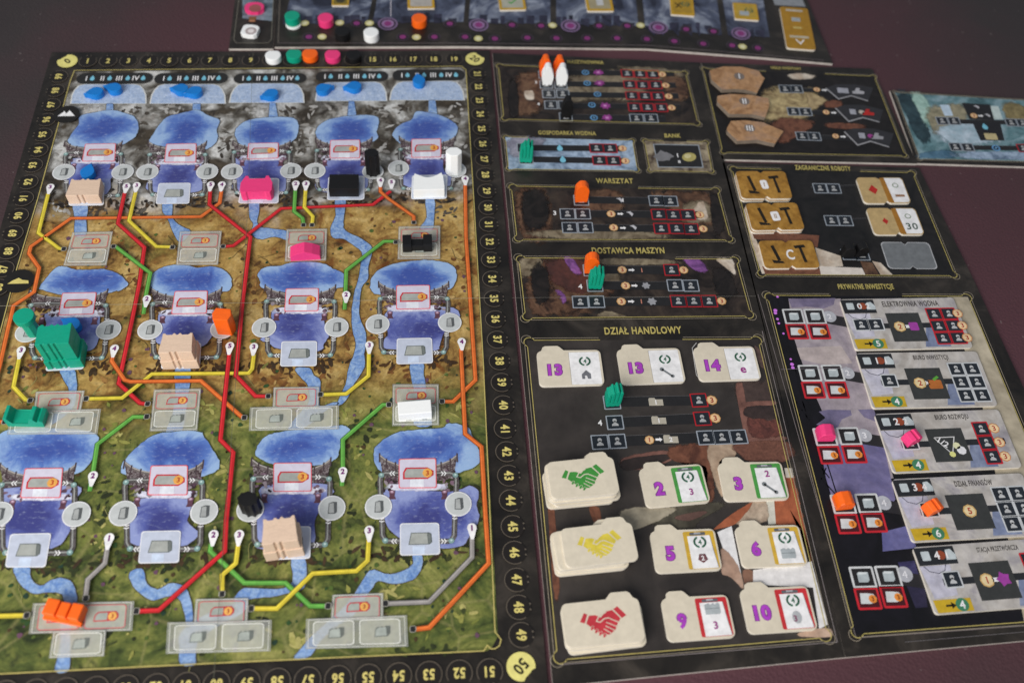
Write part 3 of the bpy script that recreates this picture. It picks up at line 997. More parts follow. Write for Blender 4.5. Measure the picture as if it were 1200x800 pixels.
for site in SITES:
    I = Ink()
    for j, (q, kind) in enumerate(site):
        b = 20 + 6 * j
        qpoly(I, q, 0, 0, 1, 1, SL[0], b, 0.03)
        for d in (0.0, .022):
            pts = [quadpt(q, d, d * 1.4), quadpt(q, 1 - d, d * 1.4), quadpt(q, 1 - d, 1 - d * 1.4), quadpt(q, d, 1 - d * 1.4)]
            I.stroke(pts, .32 * MM, ink(150, 152, 150) if d == 0 else ink(210, 212, 206), b + 1, True)
        cells = {'rw': ((0, .5, 1, 1, 'w'), (0, 0, 1, .5, 'r')), 'r': ((0, 0, 1, 1, 'r'),), 'w': ((0, 0, 1, 1, 'w'),), 'ww': ((0, 0, .5, 1, 'w'), (.5, 0, 1, 1, 'w')), 'RR': ((0, 0, .5, 1, 'r'), (.5, 0, 1, 1, 'r'))}[kind]
        for u0, v0, u1, v1, kk in cells:
            mu, mv = .06, .10
            uu0, uu1 = u0 + mu * (1.2 if u0 == 0 else .5), u1 - mu * (1.2 if u1 == 1 else .5)
            vv0, vv1 = v0 + mv * (1 if v0 == 0 else .3), v1 - mv * (1 if v1 == 1 else .3)
            ww, hh = uu1 - uu0, vv1 - vv0
            pts = [quadpt(q, uu0 + ww / 2 + x * ww, vv0 + hh / 2 + y * hh) for x, y in rrect(1, 1, .1)]
            qpoly(I, q, uu0, vv0, uu1, vv1, SL[1], b + 2, .1)
            I.stroke(pts, .4 * MM, ink(206, 96, 104) if kk == 'r' else ink(236, 238, 232), b + 3, True)
            sq = [quadpt(q, uu0, vv0), quadpt(q, uu1, vv0), quadpt(q, uu1, vv1), quadpt(q, uu0, vv1)]
            cu, cv = (uu0 + uu1) / 2, (vv0 + vv1) / 2
            cc = Vector(quadpt(q, cu, cv))
            if kk == 'r':
                I.poly(place([(-.0058, -.0025), (-.0055, .001), (-.004, .0026), (.005, .0026), (.0066, .001), (.0066, -.001), (.005, -.0025)], cc, 0), ink(190, 60, 66), b + 4)
                I.poly(place([(-.0052, -.0019), (-.0049, .0008), (-.0037, .0020), (.001, .0020), (.001, -.0019)], cc, 0), ink(158, 166, 160), b + 4.5)
                I.disc((cc.x + .0036, cc.y), 2.3 * MM, ink(226, 172, 92), b + 5, 8)
                I.text('3', (cc.x + .0036, cc.y), 2.4 * MM, 0, ink(150, 40, 30), b + 5.5)
            else:
                c3 = (cc.x + .001, cc.y)
                I.poly(place([(-.0038, -.0027), (-.0034, .0015), (-.002, .0026), (-.001, .0018), (.0, .0027), (.001, .0018), (.002, .0028), (.0044, .0027), (.0044, -.0012), (.003, -.0027)], c3, 0), ink(104, 110, 106), b + 4)
                I.poly(place([(-.0034, -.0023), (-.003, .0012), (-.0018, .0020), (.0022, .0020), (.0026, -.0023)], c3, 0), ink(166, 174, 168), b + 4.5)
    I.build('powerhouse_site', mb)

# coloured conduits
YEL, RED, ORA, GRN, GRY = (206, 188, 58), (192, 36, 42), (206, 102, 42), (92, 158, 66), (146, 142, 140)
PIPES = [(YEL, [(57.5, 229), (46, 275), (70, 293), (75, 294)]),
 (RED, [(147, 228), (139, 264), (170, 292), (164, 335), (156, 375), (140, 451), (165, 474), (172, 475)]),
 (YEL, [(160, 226), (152, 261), (184, 291), (201, 291.5)]),
 (RED, [(247, 226), (246, 242), (294, 280), (285, 355), (277, 442), (300, 466), (312, 466)]),
 (RED, [(269.5, 416), (259, 517), (274, 532), (266, 610), (264, 647), (187, 716), (164, 717)]),
 (ORA, [(260, 226), (258, 240), (236, 256), (84, 258), (37, 291), (35, 299), (47, 316), (41, 344), (17, 360), (11, 385), (1, 430), (-10, 470)]),
 (RED, [(264, 291), (274, 290), (330, 246.5), (437, 242), (458, 226)]),
 (GRN, [(346.5, 224), (345, 250), (355, 258), (356, 264)]), (YEL, [(358.5, 224), (357, 245), (367, 256), (366, 264)]),
 (ORA, [(446, 221), (446, 227), (455, 235), (485, 256), (485, 261)]),
 (ORA, [(545, 219), (546, 280), (556, 430), (557, 447), (531, 472), (521, 472)]),
 (ORA, [(540, 411), (545, 510), (564, 525), (569, 610), (572.5, 661), (503, 736), (487, 738)]),
 (GRN, [(135, 290), (177, 322), (172, 347), (169, 370)]), (GRN, [(464, 285), (450, 285), (406, 319), (405, 345), (404, 365)]),
 (GRN, [(454, 476), (449, 476), (402, 517), (402, 550), (401, 571)]), (GRN, [(171, 490), (157, 490), (115, 522), (110, 555), (106, 577)]),
 (YEL, [(24, 420), (17, 455), (31, 470), (36, 471)]), (YEL, [(104, 469), (144, 468), (179, 440), (292, 439), (296, 434), (298, 417)]),
 (ORA, [(133, 420), (132, 425), (147, 447), (154, 449), (236, 448), (285, 491)]), (ORA, [(-10, 496), (5, 496)]),
 (YEL, [(432.5, 414), (432, 442), (406, 463), (377, 464)]), (GRY, [(127, 642), (124, 661), (104, 680), (101.5, 700)]),
 (GRN, [(248, 639), (247, 647), (287, 684), (335, 684), (364, 711), (383, 711)]), (YEL, [(280, 638), (277, 661), (261, 675), (261, 696)]),
 (YEL, [(432.5, 632), (431, 658), (418, 670), (367, 673), (325, 714), (298, 714)]), (GRY, [(553, 629), (553, 654), (503, 706), (454, 708)]),
 (YEL, [(-10, 723), (29, 722)])]
for j, (c, pts) in enumerate(PIPES):
    w = P(*pts)
    I = Ink()
    b = 36 + (j % 5) * 1.2
    dk = tuple(int(v * .55) for v in c)
    lt = tuple(min(255, int(v * 1.08 + 16)) for v in c)
    I.stroke(w, 3.0 * MM, ink(*dk), b)
    I.stroke(w, 2.3 * MM, ink(*c), b + .4)
    I.stroke([(p[0] - .0005, p[1] + .0003) for p in w], .6 * MM, ink(*lt), b + .8)
    I.build('conduit', mb)
# black sockets where conduits meet the powerhouse sites
for x, y in ((76, 294), (203, 292), (262, 291), (134, 291), (356, 266), (366, 266), (485, 263), (464, 286), (37, 471), (102, 469), (174, 475), (173, 490), (7, 496), (315, 466), (287, 491), (376, 464), (456, 476), (518, 472), (33, 722), (161, 717), (102, 702), (261, 697), (295, 714), (385, 711), (452, 708), (484, 738)):
    c = P((x, y))[0]
    I = Ink().rect(c, 3.6 * MM, 3.6 * MM, 0, ink(160, 158, 150), 42, 1.2 * MM)
    I.rect(c, 2.6 * MM, 3.0 * MM, 0, ink(38, 38, 40), 43, .6 * MM)
    I.build('pipe_socket', mb)
LAB = [(60, 223, 3), (149, 222, 5), (161, 221, 3), (247.5, 220, 5), (260.5, 220, 4), (347, 219, 2), (359, 219, 3), (446, 215, 4), (459, 217, 5), (545, 213, 4), (26, 414, 3), (135, 412, 4), (173, 354, 2), (270, 409, 5), (298, 410, 3), (406, 349, 2), (433, 408, 3), (541, 404, 4), (110, 561, 2), (129, 634, 1), (251, 630, 2), (281, 630, 3), (402, 556, 2), (433, 625, 3), (553, 622, 1)]
for x, y, k in LAB:
    c = P((x, y))[0]
    I = Ink()
    I.poly(place([(2.7 * MM * math.cos(R(a)), 2.9 * MM * math.sin(R(a)) + .001) for a in range(-35, 216, 25)] + [(-.0008, -.0058), (.0008, -.0058)], c, 0), WHITE, 46)
    I.text(str(k), (c[0], c[1] + .001), 3.5 * MM, 0, ink(112, 30, 110), 47, 1.0, .05)
    I.build('conduit_number', mb)

# scattered bushes, huts, cracks printed on the land
I = Ink()
cols = [ink(48, 76, 40), ink(36, 60, 46), ink(78, 98, 44), ink(100, 70, 90), ink(72, 58, 34)]
for i in range(620):
    x, y = random.uniform(10, 560), random.uniform(250, 765)
    if not on_land(x, y):
        continue
    c = P((x, y))[0]
    if y < 440 and random.random() < .55:
        m = random.choice(cols[3:] + cols[2:3])
    else:
        m = random.choice(cols)
    r = random.uniform(.5, 1.7) * MM
    I.poly(place([(r * random.uniform(.6, 1.2) * math.cos(a), r * random.uniform(.6, 1.3) * math.sin(a)) for a in [k * .9 for k in range(7)]], c, 0), m, .6)
for i in range(60):
    x, y = random.uniform(10, 560), random.uniform(260, 765)
    c = Vector(P((x, y))[0])
    a = random.uniform(0, 6.3)
    pts = [c]
    for j in range(4):
        a += random.uniform(-.6, .6)
        pts.append(pts[-1] + Vector((math.cos(a), math.sin(a))) * random.uniform(2, 5) * MM)
    I.stroke(pts, .3 * MM, ink(70, 58, 34) if y < 440 else ink(150, 146, 92), .8)
TONES = [[(168, 166, 162), (150, 147, 142), (182, 181, 178), (136, 132, 127)], [(64, 58, 51), (78, 72, 64), (92, 86, 78), (56, 50, 44)], [(104, 68, 34), (124, 84, 44), (84, 58, 30), (150, 112, 62)], [(140, 140, 72), (158, 154, 88), (118, 124, 58), (170, 164, 100)], [(48, 56, 30), (62, 70, 36), (40, 46, 26), (78, 86, 44)]]
J = Ink()
kk = 0
for ti, lst in ((0, [(97, 91, 10, 5), (176, 140, 12, 14), (272, 150, 12, 22), (366, 140, 12, 20), (462, 140, 13, 16), (535, 128, 14, 10), (70, 180, 8, 16), (110, 128, 10, 4), (205, 128, 12, 5), (300, 127, 12, 5), (395, 128, 14, 5), (65, 245, 14, 8), (540, 165, 8, 12), (350, 175, 10, 12), (452, 178, 8, 10)]),
                (1, [(155, 132, 16, 7), (250, 132, 14, 7), (340, 132, 14, 7), (440, 128, 14, 7), (480, 124, 10, 5), (530, 138, 10, 8), (166, 160, 6, 18), (262, 165, 6, 18), (356, 160, 6, 20), (452, 150, 6, 22), (160, 245, 12, 8), (225, 238, 14, 6), (330, 236, 16, 7), (425, 236, 16, 6), (110, 250, 14, 6), (520, 250, 14, 8), (210, 178, 8, 4), (60, 215, 6, 14)]),
                (2, [(150, 310, 16, 20), (215, 300, 14, 8), (440, 300, 20, 10), (120, 440, 40, 8), (300, 330, 10, 24), (420, 400, 14, 24), (480, 440, 40, 8), (190, 425, 14, 10), (360, 445, 30, 8), (20, 300, 14, 20), (540, 320, 10, 40), (75, 430, 16, 8), (330, 440, 30, 10), (560, 380, 6, 40)]),
                (3, [(130, 510, 20, 12), (230, 480, 22, 12), (250, 560, 14, 26), (420, 540, 16, 26), (400, 480, 24, 10), (190, 690, 30, 10), (460, 690, 26, 10), (60, 690, 26, 10), (540, 720, 20, 14), (360, 750, 22, 8), (120, 620, 12, 24), (540, 480, 16, 14)]),
                (4, [(120, 650, 20, 14), (210, 660, 22, 14), (410, 610, 14, 20), (290, 730, 26, 8), (130, 740, 26, 14), (575, 560, 4, 30), (70, 665, 24, 8), (480, 660, 20, 10), (370, 655, 24, 10), (500, 760, 40, 6), (120, 590, 8, 20), (425, 500, 14, 20)])):
    for x, y, rx, ry in lst:
        for i in range(11):
            a_, r_ = random.uniform(0, 6.28), random.random() ** .6 * 1.15
            dab(J, x + rx * r_ * math.cos(a_), y + ry * r_ * math.sin(a_), random.uniform(1.0, 4.2), random.uniform(.6, 1.9), ink(*random.choice(TONES[ti]), .3, 400), -5.8 + kk * .0075)
            kk += 1
for i in range(330):
    x, y = random.uniform(5, 565), random.uniform(90, 770)
    z_ = 0 if y < 245 else (1 if y < 455 else 2)
    if z_ == 0 and random.random() < .6:
        continue
    tone = random.choice(((TONES[0] + TONES[1]), TONES[2] + [(176, 144, 88), (190, 160, 104), (112, 110, 56)], TONES[3] + TONES[4])[z_])
    dab(J, x, y, random.uniform(.8, 3.0), random.uniform(.5, 1.4), ink(*tone, .3, 400), -5.8 + kk * .0075)
    kk += 1
o = J.build('painted_land', mb)
o['kind'] = 'stuff'
o = I.build('land_details', mb)
o['kind'] = 'stuff'


# ================================================================== ACTION BOARD
ab = board('action_board', ((577, 62), (821, 73.5), (990.5, 769.5), (760, 792.5), (648, 804)),
           'dark action game board with gold framed panels and rows of worker squares')


def worker(parent, x, y, kind, ang=-1.6, w=10.2, h=9.4, icon=True, z=0.0, lay=5):
    c = P((x, y), z=z)[0]
    I = Ink(z)
    I.rect(c, w * MM, h * MM, ang, REDB if kind == 'r' else GREYB, lay, .5 * MM)
    I.rect(c, (w - 1.5) * MM, (h - 1.5) * MM, ang, ink(30, 36, 44), lay + 1)
    box = I.build('worker_space', parent)
    if icon:
        I = Ink(z)
        g = ink(168, 170, 172)
        I.disc((c[0], c[1] + .0014), 1.35 * MM, g, lay + 2, 10)
        I.poly(place([(-.0021, -.0024), (.0021, -.0024), (.0019, -.0012), (.0008, -.0004), (.0006, .001), (-.0006, .001), (-.0008, -.0004), (-.0019, -.0012)], c, ang), g, lay + 2)
        I.build('worker_icon', box)
    return box


def coin(parent, x, y, s='3', r=3.3, z=0.0, lay=7):
    c = P((x, y), z=z)[0]
    I = Ink(z).disc(c, r * MM, ink(196, 150, 96), lay, 8)
    I.disc(c, r * .82 * MM, ink(224, 190, 146), lay + 1, 8)
    I.text(s, c, r * 1.05 * MM, 0, ink(150, 42, 34), lay + 2)
    return I.build('coin_symbol', parent)


def row(parent, y0, x0, y1, x1, h=5.6):
    I = Ink().stroke(P((x0, y0), (x1, y1)), h * MM, ink(34, 34, 36), 3.6)
    o = I.stroke([(p[0], p[1] + h * .5 * MM) for p in P((x0, y0), (x1, y1))], .25 * MM, ink(96, 94, 96), 4)
    return o.build('row_bar', parent)


def symbol(parent, x, y, kind, s=1.0, z=0.0, lay=7, ang=-1.5):
    c = P((x, y), z=z)[0]
    I = Ink(z)
    def q(pts):
        return place([(a * MM * s, b * MM * s) for a, b in pts], c, ang)
    if kind == 'arrow':
        I.poly(q([(-2.6, -.9), (.6, -.9), (.6, -1.9), (2.8, 0), (.6, 1.9), (.6, .9), (-2.6, .9)]), WHITE, lay)
    elif kind == 'drop':
        I.poly(q([(0, 4), (2, .6), (2.2, -1.4), (1, -3), (-1, -3), (-2.2, -1.4), (-2, .6)]), DROPI, lay)
    elif kind == 'wheel':
        I.disc(c, 3.0 * MM * s, ink(96, 150, 196), lay, 16)
        I.disc(c, 2.0 * MM * s, ink(28, 40, 60), lay + 1, 14)
        I.disc(c, .8 * MM * s, ink(120, 170, 206), lay + 2, 8)
    elif kind == 'splat':
        pts = []
        for k in range(16):
            r = (3.4 if k % 2 else 2.2) * random.uniform(.85, 1.15)
            pts.append((r * 1.25 * math.cos(k * math.pi / 8), r * math.sin(k * math.pi / 8)))
        I.poly(q(pts), ink(142, 60, 134), lay)
        I.disc(c, 1.2 * MM * s, ink(196, 130, 190), lay + 1, 8)
    elif kind == 'folder':
        I.poly(q([(-5, -3), (5, -3), (5, 2), (0, 2), (-.6, 3.2), (-4.4, 3.2), (-5, 2.2)]), ink(176, 170, 156), lay)
    elif kind == 'spade':
        I.poly(q([(-2.5, 1.6), (.5, 2.4), (2.6, 0), (1.2, -2.4), (.6, -1), (-.6, .6)]), ink(190, 190, 196), lay)
    elif kind == 'gear':
        pts = []
        for k in range(24):
            r = 3.2 if k % 4 < 2 else 2.4
            pts.append((r * math.cos(k * math.pi / 12), r * math.sin(k * math.pi / 12)))
        I.poly(q(pts), ink(150, 152, 158), lay)
    return I.build(kind + '_symbol', parent)


def digit(parent, s, x, y, h=3.6, m=None, z=0.0, lay=8, ang=-1.5):
    return Ink(z).text(s, P((x, y), z=z)[0], h * MM, ang, m or WHITE, lay).build('numeral', parent)


DKPANEL = paint2((22, 18, 17), (48, 40, 36), 40, c2=(64, 54, 46))
BROWN = paint2((44, 30, 24), (92, 66, 50), 60, c2=(112, 86, 66))
TANART = paint2((88, 76, 60), (146, 134, 112), 60)
RUSTART = paint2((80, 48, 38), (118, 76, 58), 50, c2=(96, 60, 46))
CREAMART = paint2((170, 150, 130), (216, 206, 192), 40)
PURPART = paint2((84, 50, 100), (150, 96, 166), 90)
SHELF = paint2((52, 36, 34), (92, 62, 56), 50, c2=(60, 44, 42))
BLUEART = paint2((96, 116, 140), (150, 170, 194), 60, c2=(170, 190, 210))
DARKART = paint2((18, 16, 16), (40, 34, 32), 60)

# engine room panel
q = ((584, 77), (803, 85.5), (818, 146), (590.5, 140))
art(ab, q, DKPANEL, [(BROWN, [(604, 90), (632, 86), (640, 120), (618, 138), (602, 128)]), (CREAMART, [(614, 108), (624, 106), (626, 116), (617, 117)]), (TANART, [(665, 90), (730, 82), (745, 90), (760, 116), (690, 118), (668, 120)]), (TANART, [(730, 78.5), (792, 82), (802, 92), (782, 95), (735, 90)]), (BROWN, [(775, 88), (800, 90), (808, 112), (790, 118), (780, 108)]), (DARKART, [(596, 96), (606, 98), (608, 136), (597, 136)])])
gold_frame(ab, q, 3.2, 1.5, (.22, .70))
title(ab, 'MASZYNOWNIA', (686, 73.5), 4.6, -2.5)
for y0, x0, x1 in ((86, 640, 790), (99.5, 640, 792), (112, 645, 795), (125, 647, 797), (138.5, 664, 780)):
    row(ab, y0 - 1, x0, y0 + 1, x1, 6.2)
for x, y in ((640, 99.5), (657, 99.8), (643, 110.5), (659.5, 110.5), (645.6, 123.3), (662, 123.3), (663, 137.5), (638.5, 88), (654.5, 88)):
    worker(ab, x, y, 'w', w=10.4, h=9.6)
for x, y in ((735, 86.5), (750, 87), (765, 87.5), (738, 99.5), (753, 100), (768.5, 100), (740.5, 112.5), (756, 113), (771, 113.3), (743.5, 126), (759, 126.3), (775, 126.7)):
    worker(ab, x, y, 'r', w=10.2, h=9.6)
for x, y in ((746, 139), (763, 139)):
    worker(ab, x, y, 'w', w=11, h=9.6)
for x, y in ((776, 87.7), (780, 100.6), (783.5, 113.5), (787, 126.7)):
    coin(ab, x, y)
for x, y in ((686, 85.5), (688, 98), (700, 111), (693.5, 123.5), (696, 138.5)):
    symbol(ab, x, y, 'wheel')
for x, y in ((701, 85.5), (702.5, 98), (709, 124.5), (711.5, 138.5)):
    symbol(ab, x, y, 'splat', 1.15)
digit(ab, '3', 628, 97, 3.2)
digit(ab, '4', 631, 122.5, 3.2)

# water management and bank
q = ((592, 161), (741, 165), (747, 200.5), (596, 198.5))
art(ab, q, BLUEART, [(paint2((120, 120, 136), (160, 160, 176), 80), [(596, 162), (640, 163), (625, 176), (600, 185)])])
gold_frame(ab, q, 2.8, 1.3, (.16, .84))
title(ab, 'GOSPODARKA WODNA', (664.5, 156.5), 4.8, -2.2, .60)
row(ab, 173.5, 615, 174.5, 730, 6)
row(ab, 187, 617, 189, 733, 6)
for x, y, kd in ((614, 173.5, 'w'), (616.5, 187, 'w'), (699, 174, 'r'), (715, 174.3, 'r'), (702.5, 188.3, 'r'), (719, 188.7, 'r')):
    worker(ab, x, y, kd, w=10.8, h=9.8)
coin(ab, 729.5, 174.4)
coin(ab, 732.8, 189)
symbol(ab, 656, 174, 'drop')
symbol(ab, 659.5, 187.5, 'drop')
q = ((755, 165), (828, 167), (834.5, 202), (761.5, 200.5))
art(ab, q, paint2((66, 52, 44), (170, 158, 134), 70), [])
gold_frame(ab, q, 2.8, 1.3, (.28, .70))
title(ab, 'BANK', (788, 159.5), 4.8, -2, .7)
I = Ink()
I.poly(P((765, 169), (819, 170), (824.5, 197), (771, 196.5)), GREYB, 4)
I.poly(P((766.3, 170), (818, 171), (823, 196), (772, 195.6)), ink(36, 36, 38), 5)
I.build('bank_space', ab)
I = Ink()
c = P((777.5, 184))[0]
I.poly(place([(.008 * random.uniform(.6, 1.1) * math.cos(a * .45), .0065 * random.uniform(.6, 1.1) * math.sin(a * .45)) for a in range(14)], c, 0), ink(120, 120, 124), 6)
c = P((807.5, 184.5))[0]
I.disc(c, 5.6 * MM, ink(172, 162, 100), 6, 18, 20, .8)
I.disc((c[0] - .001, c[1] + .001), 2.8 * MM, ink(206, 198, 150), 7, 12, 20, .8)
I.text('1', P((794, 182.5))[0], 4 * MM, 0, WHITE, 6)
I.text('8', P((796, 190))[0], 3 * MM, 0, WHITE, 6)
I.build('bank_symbols', ab)

# workshop
q = ((599, 218.5), (840, 222.5), (856, 281.5), (606, 281))
art(ab, q, DKPANEL, [(BROWN, [(605, 222), (640, 222), (645, 278), (612, 279)]), (DARKART, [(612, 224), (640, 226), (642, 262), (616, 270)]), (TANART, [(636, 270), (770, 272), (768, 280), (640, 279.5)]), (BROWN, [(765, 225), (832, 228), (846, 262), (800, 262), (780, 240)]), (TANART, [(800, 240), (828, 236), (836, 258), (806, 260)]), (CREAMART, [(812, 246), (824, 236), (830, 256), (815, 256)]), (DARKART, [(832, 226), (842, 232), (850, 270), (836, 272)]), (BROWN, [(680, 225), (725, 224), (730, 246), (685, 246)])])
gold_frame(ab, q, 3.6, 1.5, (.36, .62))
title(ab, 'WARSZTAT', (720, 212.5), 5.6, -1.8, .66)
row(ab, 234.5, 680, 236, 790, 6.5)
row(ab, 250.5, 665, 252, 822, 6.5)
row(ab, 267, 667, 268.5, 825, 6.5)
for x, y, kd in ((681, 235, 'w'), (769, 235.5, 'w'), (785.5, 236, 'w'), (665, 251, 'w'), (683, 251, 'w'), (772, 251.5, 'r'), (789, 252, 'r'), (806, 252, 'r'), (667.5, 267, 'w'), (686, 267, 'w'), (775, 268, 'r'), (793, 268, 'r'), (810, 268.5, 'r')):
    worker(ab, x, y, kd, w=11, h=10.2)
for x, y in ((820, 252), (824, 268.5), (716, 251), (719, 267)):
    coin(ab, x, y)
for x, y in ((726, 235), (738, 251), (742, 267)):
    symbol(ab, x, y, 'spade')
symbol(ab, 727, 251, 'arrow', .8)
symbol(ab, 730, 267.5, 'arrow', .8)
digit(ab, '1', 730, 235)
digit(ab, '3', 650, 250, 4)

# machine dealer
q = ((608, 302.5), (862, 304), (880, 370.5), (616, 373))
art(ab, q, DKPANEL, [(BROWN, [(625, 306), (700, 305), (720, 340), (690, 366), (630, 368), (618, 340)]), (TANART, [(608, 305), (636, 303), (628, 318), (612, 325)]), (paint2((58, 38, 36), (88, 52, 46), 60), [(640, 305), (690, 304), (712, 330), (680, 345), (646, 330)]), (TANART, [(705, 303), (780, 304), (790, 310), (705, 310)]), (CREAMART, [(840, 304), (858, 304), (862, 322), (850, 314)]), (PURPART, [(660, 302), (671, 303), (682, 320), (672, 320)]), (PURPART, [(648, 341), (657, 340), (664, 352), (655, 356)]), (PURPART, [(800, 303), (820, 304), (829, 318), (815, 318)]), (DARKART, [(835, 315), (856, 318), (864, 345), (842, 350)]), (TANART, [(708, 320), (724, 320), (726, 332), (710, 332)]), (BROWN, [(618, 335), (645, 330), (660, 366), (624, 368)]), (DARKART, [(622, 316), (640, 312), (644, 350), (628, 356)]), (TANART, [(710, 364), (735, 371), (700, 371)])])
gold_frame(ab, q, 3.8, 1.6, (.31, .73))
title(ab, 'DOSTAWCA MASZYN', (736, 294), 6.0, -1.5, .62)
row(ab, 316, 692, 317, 800, 7)
row(ab, 334.5, 697, 335, 810, 7)
row(ab, 354, 680, 353, 845, 7)
for x, y, kd in ((692.5, 317, 'w'), (697, 335, 'w'), (680, 354, 'w'), (699, 353.7, 'w'), (787, 316.5, 'r'), (791, 334.5, 'w'), (809.5, 335, 'w'), (795, 353, 'r'), (813, 353, 'r'), (831, 353, 'r')):
    worker(ab, x, y, kd, w=10.9, h=10.2)
for x, y in ((801, 316.7), (845.5, 353), (729, 316.5), (733, 335), (728, 353.5)):
    coin(ab, x, y)
for x, y in ((740, 316.7), (743.5, 335), (739.5, 353.5)):
    symbol(ab, x, y, 'arrow', .8)
digit(ab, '1', 752, 317, 3.6, ink(196, 130, 110))
digit(ab, '1', 751.5, 353.5, 3.6, ink(196, 130, 110))
symbol(ab, 757, 335, 'gear', .9)
symbol(ab, 764, 353.5, 'gear', 1.0)
digit(ab, '4', 680, 336, 4)

# contract office
q = ((617.5, 399), (888, 397.5), (970, 746.5), (653.5, 773))
def c1(*p):
    return crop(820, 390, 4.706, *p)


def c2(*p):
    return crop(730, 520, 3.332, *p)


DUSK = paint2((58, 54, 52), (70, 66, 62), 24)
MAUVE = paint2((104, 72, 64), (128, 90, 80), 40)
art(ab, q, paint2((44, 40, 39), (62, 57, 54), 14), [
    (paint2((58, 48, 46), (74, 60, 56), 50), c1((195, 280), (345, 265), (372, 250), (405, 375), (450, 570), (500, 705), (310, 690), (240, 480))),
    (MAUVE, c1((196, 285), (235, 282), (268, 470), (305, 690), (268, 700), (235, 520))), (MAUVE, c1((242, 382), (404, 374), (410, 398), (250, 406))), (MAUVE, c1((275, 577), (455, 568), (462, 594), (283, 602))),
    (paint2((76, 46, 42), (112, 66, 58), 160), c1((262, 470), (300, 476), (340, 466), (380, 484), (428, 478), (448, 566), (288, 572))), (paint2((44, 36, 36), (60, 48, 46), 60), c1((252, 410), (410, 402), (426, 470), (262, 462))),
    (paint2((84, 62, 58), (104, 78, 72), 160), c1((318, 660), (360, 655), (400, 640), (470, 660), (490, 705), (320, 695))), (paint2((66, 54, 52), (96, 76, 70), 60), c1((300, 70), (345, 110), (360, 190), (330, 180))),
    (MAUVE, c2((0, 52), (180, 24), (188, 66), (64, 100), (0, 90))), (paint2((40, 34, 33), (56, 46, 44), 40), c2((0, 62), (170, 40), (176, 62), (60, 98), (0, 100))),
    (RUSTART, c2((182, 10), (330, 0), (346, 60), (356, 200), (330, 238), (330, 110), (300, 80), (196, 66))), (paint2((150, 126, 106), (184, 164, 142), 40), c2((330, 0), (424, -6), (440, 50), (376, 70), (392, 210), (352, 130))),
    (paint2((92, 60, 50), (120, 80, 66), 120), c2((436, 0), (640, -10), (655, 64), (500, 66), (450, 40))),
    (paint2((140, 76, 52), (172, 98, 66), 30), c2((632, 120), (668, 132), (740, 470), (700, 330), (590, 312), (590, 220), (640, 212))), (ink(206, 204, 192), c2((556, 222), (590, 220), (597, 312), (568, 314))), (ink(196, 190, 178), c2((630, 94), (660, 94), (668, 132), (636, 132))),
    (paint2((150, 130, 112), (190, 172, 152), 60), c2((498, 226), (558, 224), (562, 300), (440, 316), (470, 268))), (paint2((140, 80, 56), (166, 96, 66), 40), c2((350, 334), (430, 270), (500, 228), (496, 250), (440, 312), (380, 330))),
    (paint2((56, 52, 44), (84, 80, 68), 40), c2((90, 262), (330, 228), (396, 240), (300, 302), (260, 330), (120, 320))), (paint2((86, 64, 58), (108, 82, 74), 40), c2((196, 286), (300, 262), (330, 268), (260, 300))),
    (paint2((128, 120, 104), (160, 152, 134), 40), c2((0, 252), (206, 248), (160, 290), (110, 312), (40, 336), (0, 306))), (ink(222, 222, 224), c2((368, 344), (424, 320), (468, 540), (450, 480), (392, 412))),
    (paint2((166, 136, 118), (196, 168, 150), 40), c2((388, 404), (452, 480), (472, 566), (420, 520), (384, 498))), (paint2((110, 80, 66), (140, 104, 86), 40), c2((466, 492), (512, 496), (512, 552), (478, 552))),
    (ink(224, 222, 222), c2((508, 492), (736, 458), (800, 704), (766, 722), (742, 560), (508, 548))), (paint2((176, 146, 126), (200, 172, 152), 40), c2((690, 735), (800, 716), (812, 752), (700, 752))),
    (RUSTART, [(640, 548), (648, 690), (656, 690), (650, 600)]), (RUSTART, [(690, 594), (702, 594), (704, 612), (696, 612)])], soft='firm')
gold_frame(ab, q, 4.2, 1.7, (.30, .68))
title(ab, 'DZIAŁ HANDLOWY', (753.5, 387.5), 6.4, -1.0, .64)
row(ab, 471, 717, 469, 820, 7)
row(ab, 495, 720, 490, 825, 7)
row(ab, 517, 723, 512, 830, 7)
for x, y, kd in ((717, 471.5, 'w'), (720.5, 495, 'w'), (703, 518, 'w'), (723.5, 517, 'w'), (819, 469, 'r'), (823, 490.5, 'r'), (827, 512.8, 'w'), (846, 512.3, 'w'), (865.5, 511.8, 'w')):
    worker(ab, x, y, kd, w=10.6, h=10.0, ang=0.2)
for x, y in ((834, 469), (838, 490)):
    coin(ab, x, y, '3', 3.5)
coin(ab, 761, 515.5, '1', 3.0)
symbol(ab, 772, 515, 'arrow', .8)
for x, y, s in ((768.5, 471, '1'), (772, 492.5, '1'), (786, 514.5, '2')):
    symbol(ab, x, y, 'folder', .9)
    digit(ab, s, x, y + .5, 3.2, WHITE, 0, 9)
digit(ab, '4', 703, 495.5, 3.8)
I = Ink().stroke(P((600, 350), (885, 348)), .28 * MM, ink(130, 126, 118, .2, 500, .6), 22)
I.build('fold_line', ab)
I = Ink()
I.stroke(P((655, 778.5), (972, 752.5), (981, 752), (893, 388)), .35 * MM, ink(140, 132, 132), 6)
I.build('outer_line', ab)

